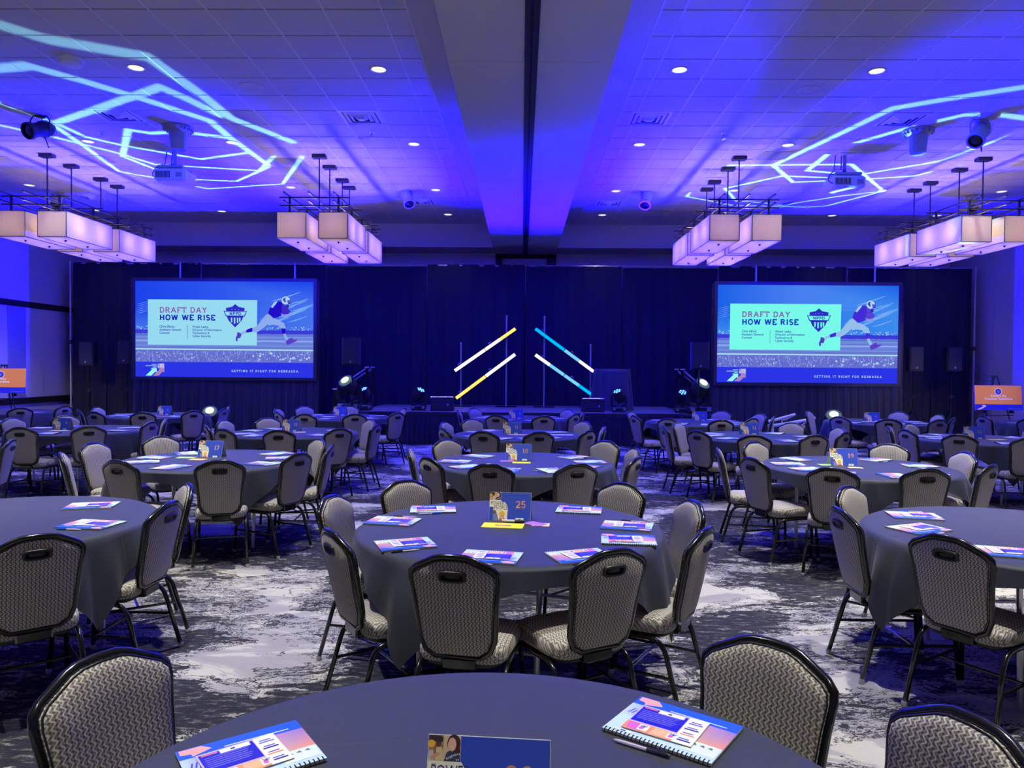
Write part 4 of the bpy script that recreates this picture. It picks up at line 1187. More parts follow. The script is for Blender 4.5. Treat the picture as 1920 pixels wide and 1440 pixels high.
# conical pendant speakers
for px, py, lab in ((334, 238, 'dark conical pendant speaker above the left projector'), (1722, 244, 'grey conical pendant speaker above the right projector')):
    q = at_z(px, py, CEIL)
    t_ = thing('pendant_speaker', lab, 'speaker', (q.x, q.y, CEIL), 0, 'conical ceiling speakers')
    MB().lathe([(.23, 0), (.23, -.03), (.20, -.05), (.15, -.09)], 28).build('flange', 'grey_plastic', t_, True)
    MB().lathe([(.14, -.085), (.12, -.30), (.115, -.36), (.09, -.375), (0, -.38)], 28).build('cone_body', 'grey_plastic', t_, True)
    for i in range(20):
        a = i * PI / 10
        MB().box(.14, .225, -.004, .004, -.07, -.025, Mx(rz=a)).build('fin', 'grey_plastic', t_)
# video projectors on poles
def projector(px, py, pyceil, w_px, lab, yoff=0):
    c_ = at_z(px, pyceil, CEIL)
    yy = c_.y
    q = at_y(px, py, yy)
    t_ = thing('video_projector', lab, 'projector', (q.x, yy, CEIL), 0, 'ceiling projectors')
    z = q.z - CEIL
    k = w_px * yy / F / .60
    MB().tube([(0, 0, z + .12), (0, 0, -.01)], .03, 10).build('drop_pole', 'grey_plastic', t_, True)
    MB().rbox(-.13, .13, -.13, .13, -.015, 0, .004).build('ceiling_plate', 'white_plastic', t_)
    MB().rbox(-.22, .22, -.2, .2, z + .10, z + .15, .01).build('mount', 'grey_plastic', t_)
    bd = MB().rbox(-.30 * k, .30 * k, -.22, .24, z - .12, z + .09, .03).build('body', 'white_plastic', t_)
    for i in range(12):
        x = -.26 * k + i * .024 * k
        MB().box(x, x + .012 * k, -.226, -.218, z - .07, z + .04).build('vent_slot', 'dark_trim', bd)
    MB().box(.13 * k, .25 * k, -.225, -.219, z - .06, z + .02).build('connector_panel', 'grey_plastic', bd)
    MB().lathe([(.08, 0), (.07, .06), (.05, .065)], 16, Mx((.08, .24, z), rx=-PI / 2)).build('lens', 'black_plastic', bd, True)
    for s_ in (-1, 1):
        MB().tube([(s_ * .05 - .1, .02, -.01), (s_ * .06 - .12, .0, -.25), (s_ * .1 - .1, -.04, z + .2), (-.32 * k, -.1, z + .12), (-.36 * k, -.14, z + .02), (-.31 * k, -.2, z - .05)], .009, 6).build('cable', 'black_plastic', t_, True)
projector(328, 331, 283, 58, 'white ceiling projector hanging in the left gobo lines')
projector(1583, 344, 290, 60, 'white ceiling projector hanging in the right gobo lines')
# theatre spotlights
def spotlight(px, py, lab, mat, k=1.0, az=0.0, el=-.5):
    c_ = at_z(px, py - 26 * k, CEIL)
    t_ = thing('theatre_spotlight', lab, 'spotlight', (c_.x, c_.y, CEIL), 0, 'ceiling spotlights')
    q = at_y(px, py, c_.y)
    z = q.z - CEIL
    MB().rbox(-.05, .05, -.05, .05, -.03, 0, .006).build('ceiling_mount', mat, t_)
    MB().tube([(0, 0, -.02), (0, 0, z + .20)], .014, 6).build('stem', mat, t_, True)
    MB().tube([(-.14, 0, z), (-.145, 0, z + .14), (-.1, 0, z + .2), (.1, 0, z + .2), (.145, 0, z + .14), (.14, 0, z)], .012, 6).build('yoke', mat, t_, True)
    M = aim((0, 0, z), (math.sin(az), -math.cos(az), z + el * 1.0))
    b = MB().lathe([(0, -.22), (.07, -.21), (.11, -.14), (.12, -.02), (.105, .02), (.105, .14), (.125, .16), (.125, .22), (.10, .22)], 18, M, cap=False).build('body', mat, t_, True)
    for i in range(5):
        MB().lathe([(.125, -.17 + .03 * i), (.128, -.165 + .03 * i), (.125, -.16 + .03 * i)], 18, M, cap=False).build('cooling_fin', mat, b, True)
    MB().lathe([(.10, .19), (.05, .205), (0, .21)], 18, M, cap=False).build('lens', 'black_metal', b, True)
    MB().tube([(.0, .05, z), (.08, .08, z - .25), (.05, .04, z - .1), (.02, .0, -.02)], .007, 6).build('cable', 'black_plastic', t_, True)
spotlight(75, 243, 'black theatre spotlight at the far left of the ceiling', 'black_case', 1.0, -.3, -.4)
spotlight(1838, 250, 'grey theatre spotlight at the far right of the ceiling', 'grey_plastic', 1.0, -.9, -.9)
spotlight(109, 372, 'small silver spotlight behind the far left chandelier', 'silver', .5, .2, -1.2)
spotlight(764, 370, 'small silver spotlight left of the centre beam', 'silver', .5, .5, -1.3)
spotlight(1212, 372, 'small silver spotlight right of the centre beam', 'silver', .5, -.4, -1.4)
spotlight(1822, 378, 'small silver spotlight behind the far right chandelier', 'silver', .5, -.3, -1.2)

# ================================================================== TABLES
TR, TZ = 0.84, 0.76
TAB = {1: (-9.5, 13.5), 2: (-6.42, 12.95), 3: (-3.16, 12.9), 4: (-.03, 12.9), 5: (2.95, 12.4), 6: (6.15, 12.85), 7: (9.15, 12.8),
       9: (-6.02, 9.95), 10: (-3.05, 9.82), 11: (-.05, 9.81), 12: (3.15, 9.8), 13: (6.05, 9.72),
       17: (-2.90, 6.95), 18: (.02, 6.95), 19: (3.12, 6.87), 24: (-3.0, 4.13), 25: (-.06, 4.13), 26: (2.81, 4.07), 32: (-.08, 1.32)}
CLROT = {25: .26, 18: .5, 17: -.2, 19: .3, 24: .35, 26: 1.01, 32: .15, 9: .4, 10: .1, 11: .6, 12: -.45, 13: .55}
top_me = MB().lathe([(TR - .012, TZ - .030), (TR - .004, TZ - .026), (TR - .004, TZ - .008), (TR - .012, TZ - .004)], 40).mesh('table_top', 'wood_top', True)
apron_me = MB().lathe([(TR - .16, TZ - .08), (TR - .14, TZ - .08), (TR - .14, TZ - .03), (TR - .16, TZ - .03)], 28, cap=False).mesh('apron', 'black_metal', True)
def leg_pair(sx_):
    return MB().tube([(sx_ * .42, -.30, TZ - .04), (sx_ * .42, -.28, .015), ], .014, 6).tube([(sx_ * .42, .30, TZ - .04), (sx_ * .42, .28, .015)], .014, 6).tube([(sx_ * .42, -.285, .22), (sx_ * .42, .285, .22)], .011, 6)
legs = []
for sx_ in (-1, 1):
    for sy_ in (-1, 1):
        legs.append(('leg', MB().tube([(sx_ * .46, sy_ * .34, TZ - .03), (sx_ * .46, sy_ * .32, .012)], .015, 8).lathe([(.018, 0), (.018, .02)], 8, Mx((sx_ * .46, sy_ * .32, 0))).mesh('leg', 'alu', True), None))
bars = [('stretcher', MB().tube([(sx_ * .46, -.325, .25), (sx_ * .46, .325, .25)], .010, 6).mesh('stretcher', 'alu', True), None) for sx_ in (-1, 1)]
table_spec = [('table_top', top_me, None), ('apron', apron_me, None)] + legs + bars
def cloth_mesh(seed):
    """square cloth over a round top: short at the sides, long folded corners"""
    rnd = random.Random(seed); half = .925; n = 144
    ph = [rnd.uniform(0, 6.28) for _ in range(6)]
    rings_ = []
    RC = TR + .004
    for f_ in (.02, .35, .7, .93, .985):
        rings_.append([(RC * f_ * math.cos(2 * PI * i / n), RC * f_ * math.sin(2 * PI * i / n), TZ + .0008) for i in range(n)])
    rings_.append([(RC * .998 * math.cos(2 * PI * i / n), RC * .998 * math.sin(2 * PI * i / n), TZ - .004) for i in range(n)])
    for t_ in (.04, .12, .25, .42, .6, .8, 1.0):
        rg = []
        for i in range(n):
            a = 2 * PI * i / n
            dr = half / max(abs(math.cos(a)), abs(math.sin(a))) - RC
            dr = max(.075, dr)
            c4 = (a + PI / 4) % (PI / 2) - PI / 4          # 0 at the middle of a side
            corner = 1 - abs(abs(c4) - PI / 4) / (PI / 4)
            hang = t_ * dr
            z = TZ - .008 - hang
            fold = (.030 * corner ** 1.5) * math.sin(abs(abs(c4) - PI / 4) * 22 + ph[0]) + .010 * math.sin(a * 9 + ph[1]) + .006 * math.sin(a * 17 + ph[2])
            r_ = RC + .012 + (.020 + fold) * min(1, hang / .18) + .06 * corner * min(1, hang / .4)
            tw = .03 * math.sin(a * 6 + ph[3]) * hang
            rg.append((r_ * math.cos(a + tw), r_ * math.sin(a + tw), z))
        rings_.append(rg)
    mb = MB().rings(rings_, cap=False)
    mb.add([(0, 0, TZ + .0008)] + rings_[0], [(0, i + 1, (i + 1) % n + 1) for i in range(n)])
    return mb.mesh('tablecloth', 'cloth', 'all')
cl_me = [cloth_mesh(i) for i in range(4)]
WORDS = {2: 'two', 3: 'three', 4: 'four', 5: 'five', 6: 'six', 9: 'nine', 10: 'ten', 11: 'eleven', 12: 'twelve', 13: 'thirteen', 17: 'seventeen', 18: 'eighteen', 19: 'nineteen', 25: 'twenty-five'}
def tdesc(n):
    if n in WORDS: return 'table ' + WORDS[n]
    return {1: 'table by left wall', 7: 'table by right wall', 24: 'near left-edge table', 26: 'near right-edge table', 32: 'nearest bottom table', 16: 'unseen left table'}[n]
for n, (x, y) in TAB.items():
    spawn(table_spec, 'round_table', 'round folding banquet table under the dark cloth, %s' % tdesc(n), 'table', (x, y, 0), .3 * n, 'round banquet tables')
    o = mobj('tablecloth', cl_me[n % 4], None, label='dark navy square tablecloth draped over %s' % tdesc(n), category='tablecloth', group='dark tablecloths')
    o.location = (x, y, 0); o.rotation_euler = (0, 0, CLROT.get(n, .37 * n))

# ================================================================== CHAIRS
BO = [(.10, .005), (.140, .03), (.160, .085), (.166, .17), (.176, .28), (.187, .355), (.185, .385), (.165, .408), (.085, .452), (.055, .462), (0, .465)]
HALF = BO + [(-a, b) for a, b in reversed(BO[:-1])]
BM = Mx((0, -.205, .435), rx=R(-11.5)) # back plane: x across, y->z up the back ... built upright then leaned
def back_pt(x, h, d):
    """x across, h up the back, d forward of its plane"""
    bow = -.020 * (1 - (x / .19) ** 2)
    lean = R(12.5)
    return (x, -.205 - h * math.sin(lean) + (d + bow) * math.cos(lean), .435 + h * math.cos(lean) + (d + bow) * math.sin(lean))
def pad(depths, sign):
    cx, ch = 0, .24
    rg = []
    for sc, d in depths:
        rg.append([back_pt(cx + (x - cx) * sc, ch + (h - ch) * sc, d * sign) for x, h in HALF])
    return MB().rings(rg, cap=True)
back_pad = pad([(.955, .0), (.965, .012), (.94, .026), (.84, .037), (.55, .042), (.2, .043)], 1).mesh('back_cushion', 'upholstery', 'all')
back_rear = pad([(.955, .0), (.955, .008), (.92, .014), (.6, .018), (.2, .018)], -1).mesh('back_panel', 'upholstery', 'all')
frame_pts = [back_pt(x, h, 0) for x, h in HALF]
lo_l = (-.10, -.165, .40); lo_r = (.10, -.165, .40)
back_frame = MB().tube(frame_pts, .0135, 8, closed=True).mesh('back_frame', 'black_metal', 'all')
piping = MB().tube([back_pt(x * .93, .24 + (h - .24) * .945, -.0125) for x, h in HALF], .003, 5, closed=False).mesh('piping', 'pen_dark', 'all')
piping_f = MB().tube([back_pt(x * .955, .24 + (h - .24) * .96, .022) for x, h in HALF], .0028, 5, closed=False).mesh('piping', 'pen_dark', 'all')
def oval(rx, ry, d, hc=.385, n=20, e=.55):
    pts = []
    for i in range(n):
        a = 2 * PI * i / n
        c_, s_ = math.cos(a), math.sin(a)
        pts.append(back_pt(rx * math.copysign(abs(c_) ** e, c_), hc + ry * math.copysign(abs(s_) ** e, s_), d))
    return pts
handle = MB().rings([oval(.060, .026, -.010), oval(.060, .026, -.024), oval(.054, .021, -.028), oval(.046, .013, -.024), oval(.044, .012, -.016)], cap=False).mesh('hand_grip', 'black_plastic', 'all')
recess = MB().rings([oval(.047, .014, -.0185), oval(.02, .006, -.0185)], cap=True).mesh('grip_recess', 'bronze', 'all')
# seat cushion
def seat_outline(sc, z):
    pts = []
    n = 28
    for i in range(n):
        a = 2 * PI * i / n
        c_, s_ = math.cos(a), math.sin(a)
        ex = .38
        x = math.copysign(abs(c_) ** ex, c_); y_ = math.copysign(abs(s_) ** ex, s_)
        wx = .205 + .008 * y_
        dome = .010 * (1 - sc) if z > .43 else 0
        pts.append((x * wx * sc, .005 + y_ * .208 * sc, z + dome))
    return pts
seat = MB().rings([seat_outline(.90, .392), seat_outline(.97, .398), seat_outline(1.0, .418), seat_outline(1.0, .440), seat_outline(.975, .458), seat_outline(.90, .468), seat_outline(.6, .476), seat_outline(.2, .480)]).mesh('seat', 'upholstery', 'all')
seat_base = MB().rings([seat_outline(.86, .372), seat_outline(.90, .380), seat_outline(.90, .394)]).mesh('seat_base', 'black_plastic', True)
def leg(sx_, front):
    if front:
        pts = [(sx_ * .190, .02, .374)] + bez((sx_ * .190, .13, .374), (sx_ * .192, .20, .374), (sx_ * .195, .215, .30), 5) + [(sx_ * .204, .238, .018)]
    else:
        pts = [(sx_ * .190, .02, .374)] + bez((sx_ * .190, -.10, .374), (sx_ * .192, -.175, .374), (sx_ * .195, -.195, .30), 5) + [(sx_ * .208, -.275, .018)]
    return MB().tube(pts, .0125, 8)
def glide(sx_, front):
    x, y_ = (sx_ * .2045, .239) if front else (sx_ * .2085, -.276)
    return MB().lathe([(.013, 0), (.016, .004), (.015, .022), (.012, .026)], 8, Mx((x, y_, 0)))
chair_spec = [('seat', seat, None), ('seat_base', seat_base, None), ('back_cushion', back_pad, None), ('back_panel', back_rear, None), ('back_frame', back_frame, None),
              ('hand_grip', handle, 3), ('grip_recess', recess, 3), ('piping', piping, 3), ('piping', piping_f, 2)]
for sx_ in (-1, 1):
    for fr_ in (True, False):
        chair_spec.append(('leg', leg(sx_, fr_).mesh('leg', 'black_metal', 'all'), None))
        chair_spec.append(('glide', glide(sx_, fr_).mesh('glide', 'silver', True), len(chair_spec) - 1))
    chair_spec.append(('side_stretcher', MB().tube([(sx_ * .198, .222, .20), (sx_ * .2005, -.222, .20)], .008, 6).mesh('side_stretcher', 'black_metal', True), None))
chair_spec.append(('cross_stretcher', MB().tube([(-.199, .0, .20), (.199, .0, .20)], .008, 6).mesh('cross_stretcher', 'black_metal', True), None))
chair_spec.append(('back_bracket', MB().rbox(-.075, .075, -.222, -.15, .376, .428, .008).mesh('back_bracket', 'black_metal'), None))

# top of every chair back as seen in the photograph, by table
CH = {1: [(61, 763), (106, 761)],
      2: [(150, 768), (172, 763.5), (179, 773), (266, 773), (341, 770), (411, 766), (432, 762)],
      3: [(518, 765), (519, 771), (569, 761), (654, 761), (577, 775.5), (672, 776), (750, 773.5), (760, 765)],
      4: [(860, 768), (885, 765), (935, 777.5), (1057, 767), (1024, 778.5), (1076, 775.5), (1095, 771)],
      5: [(1181, 771), (1209, 780), (1260, 784.5), (1354, 770), (1343, 786), (1402, 782), (1434, 775), (1450, 781)],
      6: [(1514, 770), (1584, 780.5), (1681, 772), (1688, 788), (1752, 776.5), (1765, 787), (1788, 782)],
      7: [(1844, 779), (1909, 785)],
      9: [(20, 782.5), (122, 778), (37, 800), (166, 798), (280, 789), (301, 783)],
      10: [(422, 786), (386, 796), (414, 802.5), (494, 782.5), (522, 805), (637, 802), (697, 786), (709, 794)],
      11: [(833, 790), (829, 801), (882, 784.5), (907, 807.5), (1020, 808), (1100, 806), (1097, 789), (1135, 798)],
      12: [(1248, 799), (1268, 791), (1295, 805), (1418, 816), (1483, 792), (1530, 814), (1553, 800), (1582, 809)],
      13: [(1666, 798), (1692, 802), (1707, 793), (1811, 814), (1918, 819), (1922, 801)],
      16: [(24, 822)],
      17: [(175, 828), (112, 846), (295, 817), (219, 861), (412, 861), (558, 847), (587, 823), (607, 832)],
      18: [(834, 822), (769, 838), (802, 855), (922, 868), (1080, 868), (1138, 825), (1190, 839), (1197, 854)],
      19: [(1411, 827), (1344, 839), (1407, 856), (1660, 833), (1575, 876), (1722, 876), (1790, 846), (1856, 869)],
      24: [(70, 999), (334, 906), (303, 938)],
      25: [(632, 927), (628, 988), (765, 900), (1167, 904), (848, 1037), (1157, 1026), (1284, 936), (1326, 987)],
      26: [(1622, 914), (1600, 950), (1778, 1000)],
      32: [(180, 1222), (1448, 1194), (1833, 1338)]}
CHTOP = .435 + .465 * math.cos(R(12.5)) + .012
CHBACK = .205 + .465 * math.sin(R(12.5)) + .02
SIDE8 = ['right side', 'far right side', 'far side, to the right', 'far side, to the left', 'far left side', 'left side', 'near left side', 'near side, to the left', 'near side, to the right', 'near right side']
def side_word(dx, dy):
    a = math.degrees(math.atan2(dy, dx)) % 360
    return ['right end', 'rear right', 'rear', 'rear left', 'left end', 'front left', 'front', 'front right'][int(((a + 22.5) % 360) // 45)]
CHAIRPOS = {}
def spread(tx, ty, pts, sep):
    """nudge neighbouring chairs of one table apart so that their frames clear each other"""
    pol = [[math.atan2(q.y - ty, q.x - tx), math.hypot(q.x - tx, q.y - ty)] for q in pts]
    for _ in range(30):
        for i in range(len(pol)):
            for j in range(i):
                d_ = (pol[i][0] - pol[j][0] + PI) % (2 * PI) - PI
                if abs(d_) < sep:
                    m_ = (sep - abs(d_)) / 2 * (1 if d_ >= 0 else -1)
                    pol[i][0] += m_; pol[j][0] -= m_
    return [Vector((tx + r_ * math.cos(a), ty + r_ * math.sin(a), 0)) for a, r_ in pol]
for n, lst in CH.items():
    tx, ty = TAB.get(n, (-6.3, 7.0))
    info = []
    for q in spread(tx, ty, [at_z(px, py, CHTOP) for px, py in lst], R(27 if n == 32 else 35)):
        d = Vector((tx - q.x, ty - q.y))
        dist = d.length
        d.normalize()
        want = TR + .31                      # the back stands just outside the cloth
        lo_ = want - (.10 if n in (24, 26) else .06)
        if dist < lo_:
            q = Vector((tx - d.x * lo_, ty - d.y * lo_, 0))
        elif dist > want + .16:
            q = Vector((tx - d.x * (want + .16), ty - d.y * (want + .16), 0))
        a = math.atan2(d.y, d.x) - PI / 2 + random.uniform(-.10, .10)
        f_ = Vector((-math.sin(a), math.cos(a)))
        info.append([q.x + f_.x * CHBACK, q.y + f_.y * CHBACK, a, side_word(-d.x, -d.y), math.degrees(math.atan2(-d.y, -d.x)) % 360])
    CHAIRPOS[n] = info
    cnt = {}
    for it in info: cnt.setdefault(it[3], []).append(it)
    for it in info:
        same = sorted(cnt[it[3]], key=lambda v_: v_[0] / max(.5, v_[1]))
        w_ = it[3]
        extra = ''
        if len(same) == 2:
            extra = ', further left one' if same[0] is it else ', further right one'
        elif len(same) > 2:
            extra = ', %s from the left' % ORD[same.index(it)]
        if n == 32:
            lab = {0: 'big patterned grey chair facing the camera at the bottom left corner', 1: 'big patterned grey chair facing the camera right of the nearest table', 2: 'patterned grey chair cut off by the bottom right corner'}[info.index(it)]
        elif n == 16:
            lab = 'edge-on black framed chair cut off by the left edge below table nine'
        else:
            back = 'back to camera' if math.cos(it[2]) > .5 else ('facing camera' if math.cos(it[2]) < -.5 else 'seen side-on')
            lab = 'grey banquet chair %s, %s of %s%s' % (back, w_, tdesc(n), extra)
        spawn(chair_spec, 'banquet_chair', lab, 'chair', (it[0], it[1], 0), it[2], 'banquet chairs around the tables')

# ================================================================== THINGS ON THE TABLES
# ---- spiral notebooks with a printed cover; x along the spine, y from the spine to the open edge
NW, NH, NT = .280, .216, .008
def cover(kind):
    p_ = Print(.00025)
    blue = C(20, 90, 232); pale = C(196, 224, 246); white = C(240, 246, 252); deep = C(24, 20, 190); lil = C(196, 176, 232)
    pink = C(238, 120, 150); orange = C(246, 160, 84); mag = C(220, 96, 190); navy = C(26, 34, 120); tan_ = C(214, 168, 140)
    x0, x1 = -NW / 2, NW / 2
    p_.rect(x0, 0, x1, NH, pale, 0)
    p_.rect(x0, NH * .78, x1, NH, blue, 1)
    p_.poly([(x0 + .006, NH * .985), (x0 + .055, NH * .985), (x0 + .075, NH * .88), (x0 + .03, NH * .80), (x0 + .028, NH * .86), (x0 + .006, NH * .88)], C(245, 170, 160), 2)
    p_.rect(x0 + .10, NH * .83, x1 - .03, NH * .845, white, 2)
    p_.rect(x0, NH * .46, x0 + .09, NH * .78, [C(200, 220, 244), C(150, 150, 230), C(96, 90, 214), C(190, 214, 240)], 1)
    for i in range(7):
        p_.poly([(x0 + .012 + i * .010, NH * .52), (x0 + .016 + i * .010, NH * .52), (x0 + .024 + i * .010, NH * .66), (x0 + .020 + i * .010, NH * .66)], C(70, 60, 190), 2)
    p_.rect(x1 - .075, NH * .34, x1, NH * .78, [tan_, C(236, 150, 110), C(150, 120, 200), C(190, 140, 190)], 1)
    p_.rect(x1 - .085, NH * .10, x1 - .004, NH * .34, C(222, 236, 228), 2)
    for i in range(3):
        p_.poly([(x1 - .072 + i * .02, NH * .27), (x1 - .062 + i * .02, NH * .30), (x1 - .058 + i * .02, NH * .25)], C(90, 100, 110), 3)
    p_.rect(x0 + .03, NH * .06, x0 + .07, NH * .10, white, 2)
    p_.rect(x0 + .042, NH * .07, x0 + .056, NH * .09, navy, 3)
    if kind == 1:
        p_.rect(x0 + .09, NH * .46, x1 - .075, NH * .78, [C(90, 80, 220), C(70, 60, 214), C(130, 120, 230), C(170, 180, 240)], 1)
        p_.disc(x0 + .14, NH * .6, .022, .03, orange, 2); p_.disc(x0 + .19, NH * .55, .02, .024, mag, 2)
    return p_.mesh('cover_print')
def insert_print():
    """promotional card: blue text block, orange and magenta strip with badges"""
    p_ = Print(.00025)
    w_, h_ = .178, .138
    deep = C(22, 16, 196); white = C(246, 246, 252); lil = C(206, 190, 238); orange = C(246, 150, 84); mag = C(222, 100, 196); navy = C(26, 30, 130)
    p_.rect(-w_ / 2, 0, w_ / 2, h_, lil, 0)
    p_.rect(-w_ / 2 + .004, h_ * .34, w_ / 2 - .052, h_ - .006, deep, 1)
    p_.rect(-w_ / 2 + .01, h_ * .90, -w_ / 2 + .045, h_ * .94, C(240, 120, 130), 2)
    for i in range(6):
        p_.rect(-w_ / 2 + .012, h_ * (.80 - .065 * i), w_ / 2 - .066 - .004 * (i % 3), h_ * (.815 - .065 * i), C(150, 150, 240), 2)
    p_.rect(-w_ / 2 + .05, h_ * .84, w_ / 2 - .06, h_ * .96, white, 2)
    p_.rect(-w_ / 2 + .074, h_ * .875, -w_ / 2 + .084, h_ * .925, navy, 3)
    p_.rect(-w_ / 2, 0, w_ / 2 - .05, h_ * .30, orange, 1)
    p_.poly([(-w_ / 2 + .012, h_ * .03), (-w_ / 2 + .05, h_ * .03), (-w_ / 2 + .044, h_ * .28), (-w_ / 2 + .006, h_ * .28)], mag, 2)
    p_.poly([(-w_ / 2 + .070, h_ * .03), (-w_ / 2 + .115, h_ * .03), (-w_ / 2 + .112, h_ * .28), (-w_ / 2 + .074, h_ * .28)], C(244, 190, 130), 2)
    for cx in (-.040, .035):
        p_.rect(cx - .013, h_ * .05, cx + .013, h_ * .27, white, 3)
        p_.slab('I', cx - .003, h_ * .12, .016, navy, 4)
        p_.disc(cx - .004, h_ * .13, .006, .007, mag, 5, 8)
        p_.rect(cx - .010, h_ * .215, cx + .010, h_ * .235, navy, 4); p_.rect(cx - .008, h_ * .18, cx + .006, h_ * .20, navy, 4)
    p_.rect(w_ / 2 - .050, 0, w_ / 2, h_, white, 1)
    for i, cl in enumerate((navy, orange, navy, C(120, 110, 200))):
        y_ = h_ * (.10 + .22 * i)
        p_.rect(w_ / 2 - .044, y_, w_ / 2 - .008, y_ + .006, cl, 2); p_.rect(w_ / 2 - .040, y_ + .010, w_ / 2 - .014, y_ + .015, C(90, 90, 190), 2)
    return p_.mesh('card_print')
def wavy_sheet(w_, h_, t_, lift):
    mb = MB(); n = 8; rg = []
    for i in range(n + 1):
        x = -w_ / 2 + w_ * i / n
        z = lift * math.sin(i / n * PI) * .5
        rg.append([(x, 0, z), (x, h_, z + lift * .6), (x, h_, z + t_ + lift * .6), (x, 0, z + t_)])
    return mb.rings(rg)
pages_me = MB().box(-NW / 2 + .002, NW / 2 - .002, .002, NH - .002, .0006, NT - .0006).mesh('pages', 'paper')
board_me = MB().rbox(-NW / 2, NW / 2, 0, NH, 0, .0007, .0002).mesh('back_board', 'black_plastic')
cov_board = MB().rbox(-NW / 2, NW / 2, 0, NH, NT - .0007, NT, .0002).mesh('front_cover', 'paper')
coil_me = MB()
for i in range(26):
    x = -NW / 2 + .008 + i * (NW - .016) / 25
    coil_me.tube([(x, .005 + .0085 * math.cos(a), NT / 2 + .0065 * math.sin(a)) for a in [k_ * PI / 4 for k_ in range(8)]], .0013, 4, closed=True)
coil_me = coil_me.mesh('spiral_binding', 'pen_dark')
def lifted(me, z):
    me.transform(Matrix.Translation((0, 0, z))); return me
cov_a, cov_b = lifted(cover(0), NT + .0003), lifted(cover(1), NT + .0003)
def nb_spec(k_):
    return [('back_board', board_me, None), ('pages', pages_me, None), ('front_cover', cov_board, None), ('cover_print', cov_a if k_ == 0 else cov_b, 2), ('spiral_binding', coil_me, None)]
ins_print = lifted(insert_print(), .0009)
ins_spec = [('card', MB().rbox(-.089, .089, 0, .138, 0, .0006, .0002).mesh('card', 'paper'), None), ('card_print', ins_print, 0)]
pen_body = MB().lathe([(.0012, 0), (.004, .010), (.0045, .03), (.0045, .118), (.003, .124)], 8, Mx((-.062, 0, .0046), ry=PI / 2)).mesh('barrel', 'pen_clear', True)
def pen_spec(mat):
    return [('barrel', pen_body, None), ('cap', MB().lathe([(.0047, .085), (.0052, .088), (.0052, .136), (.0035, .142)], 8, Mx((-.062, 0, .0052), ry=PI / 2)).mesh('cap', mat, True), None),
            ('clip', MB().rbox(.03, .072, -.0012, .0012, .0104, .0118, .0003).mesh('clip', mat), 1)]
pen_specs = [pen_spec('pen_blue'), pen_spec('pen_dark')]
TOPZ = TZ + .0016
def put_notebook(x, y, rz, lab, k_, insert, pen, tn, sw):
    M = Matrix.Translation((x, y, TOPZ)) @ Matrix.Rotation(rz, 4, 'Z')
    o = M @ Vector((0, -NH / 2, 0))
    spawn(nb_spec(k_), 'notebook', lab, 'notebook', tuple(o), rz, 'spiral notebooks on the tables')
    if insert:
        q = M @ Vector((-.012, -.078, NT + .0035))
        spawn(ins_spec, 'insert_card', 'printed card lying on the notebook at the %s of %s' % (sw, tdesc(tn)), 'card', tuple(q), rz + .05, 'printed cards on the notebooks')
    if pen is not None:
        off = Vector((-.03, -NH / 2 - .026, 0)) if pen >= 0 else Vector((.02, NH / 2 + .024, 0))
        q = M @ off
        spawn(pen_specs[abs(pen) % 2], 'pen', 'pen lying beside the notebook at the %s of %s' % (sw, tdesc(tn)), 'pen', tuple(q), rz + .06, 'pens on the tables')
# near tables follow the photograph, the others have one notebook at every seat
PXN = {32: [((470, 1416), .62, 0, 0), ((1262, 1363), -.62, 0, 1)],
       25: [((737, 976), PI * .93, 1, 1), ((760, 1019), -PI * .88, 0, -1), ((919, 1043), -.18 + PI, 0, -2), ((1088, 1041), .35 + PI, 0, -1), ((1178, 1011), PI * .08 - .35, 1, None), ((1176, 985), -.25 + PI, 0, 1), ((1086, 955), -.15, 1, None), ((812, 954), .12, 0, 0)],
       24: [((172, 947), .25 + PI, 0, None), ((172, 982), PI * .95, 0, -2)],
       26: [((1714, 966), PI - .2, 0, 2), ((1722, 990), .4 + PI, 1, -1), ((1886, 1034), PI - .3, 0, None)]}
seen_lab = {}
for n in TAB:
    if n in PXN:
        items = []
        for (px, py), rz, k_, pen in PXN[n]:
            q = at_z(px, py, TOPZ + NT)
            dx, dy = q.x - TAB[n][0], q.y - TAB[n][1]
            items.append((q.x, q.y, rz, k_, n in (32, 25, 24, 26), pen, side_word(dx, dy)))
    else:
        items = []
        for i, it in enumerate(CHAIRPOS[n]):
            a = R(it[4]) + random.uniform(-.08, .08)
            r_ = .63 + random.uniform(-.03, .02)
            items.append((TAB[n][0] + r_ * math.cos(a), TAB[n][1] + r_ * math.sin(a), a + random.choice([0, PI]) + random.uniform(-.3, .3), i % 2, False, (i % 2 if n in (17, 18, 19) else None), it[3]))
    cnt = {}
    for it in items: cnt.setdefault(it[6], []).append(it)
    for it in items:
        same = sorted(cnt[it[6]], key=lambda v_: v_[0] / v_[1])
        sw = it[6]
        if len(same) > 1:
            sw += ' %s' % (('outer left', 'outer right') if len(same) == 2 else ('left', 'middle', 'right', 'rightmost', 'last'))[same.index(it)]
        put_notebook(it[0], it[1], it[2], 'blue printed spiral notebook at the %s of %s' % (sw, tdesc(n)), it[3], it[4], it[5], n, sw)

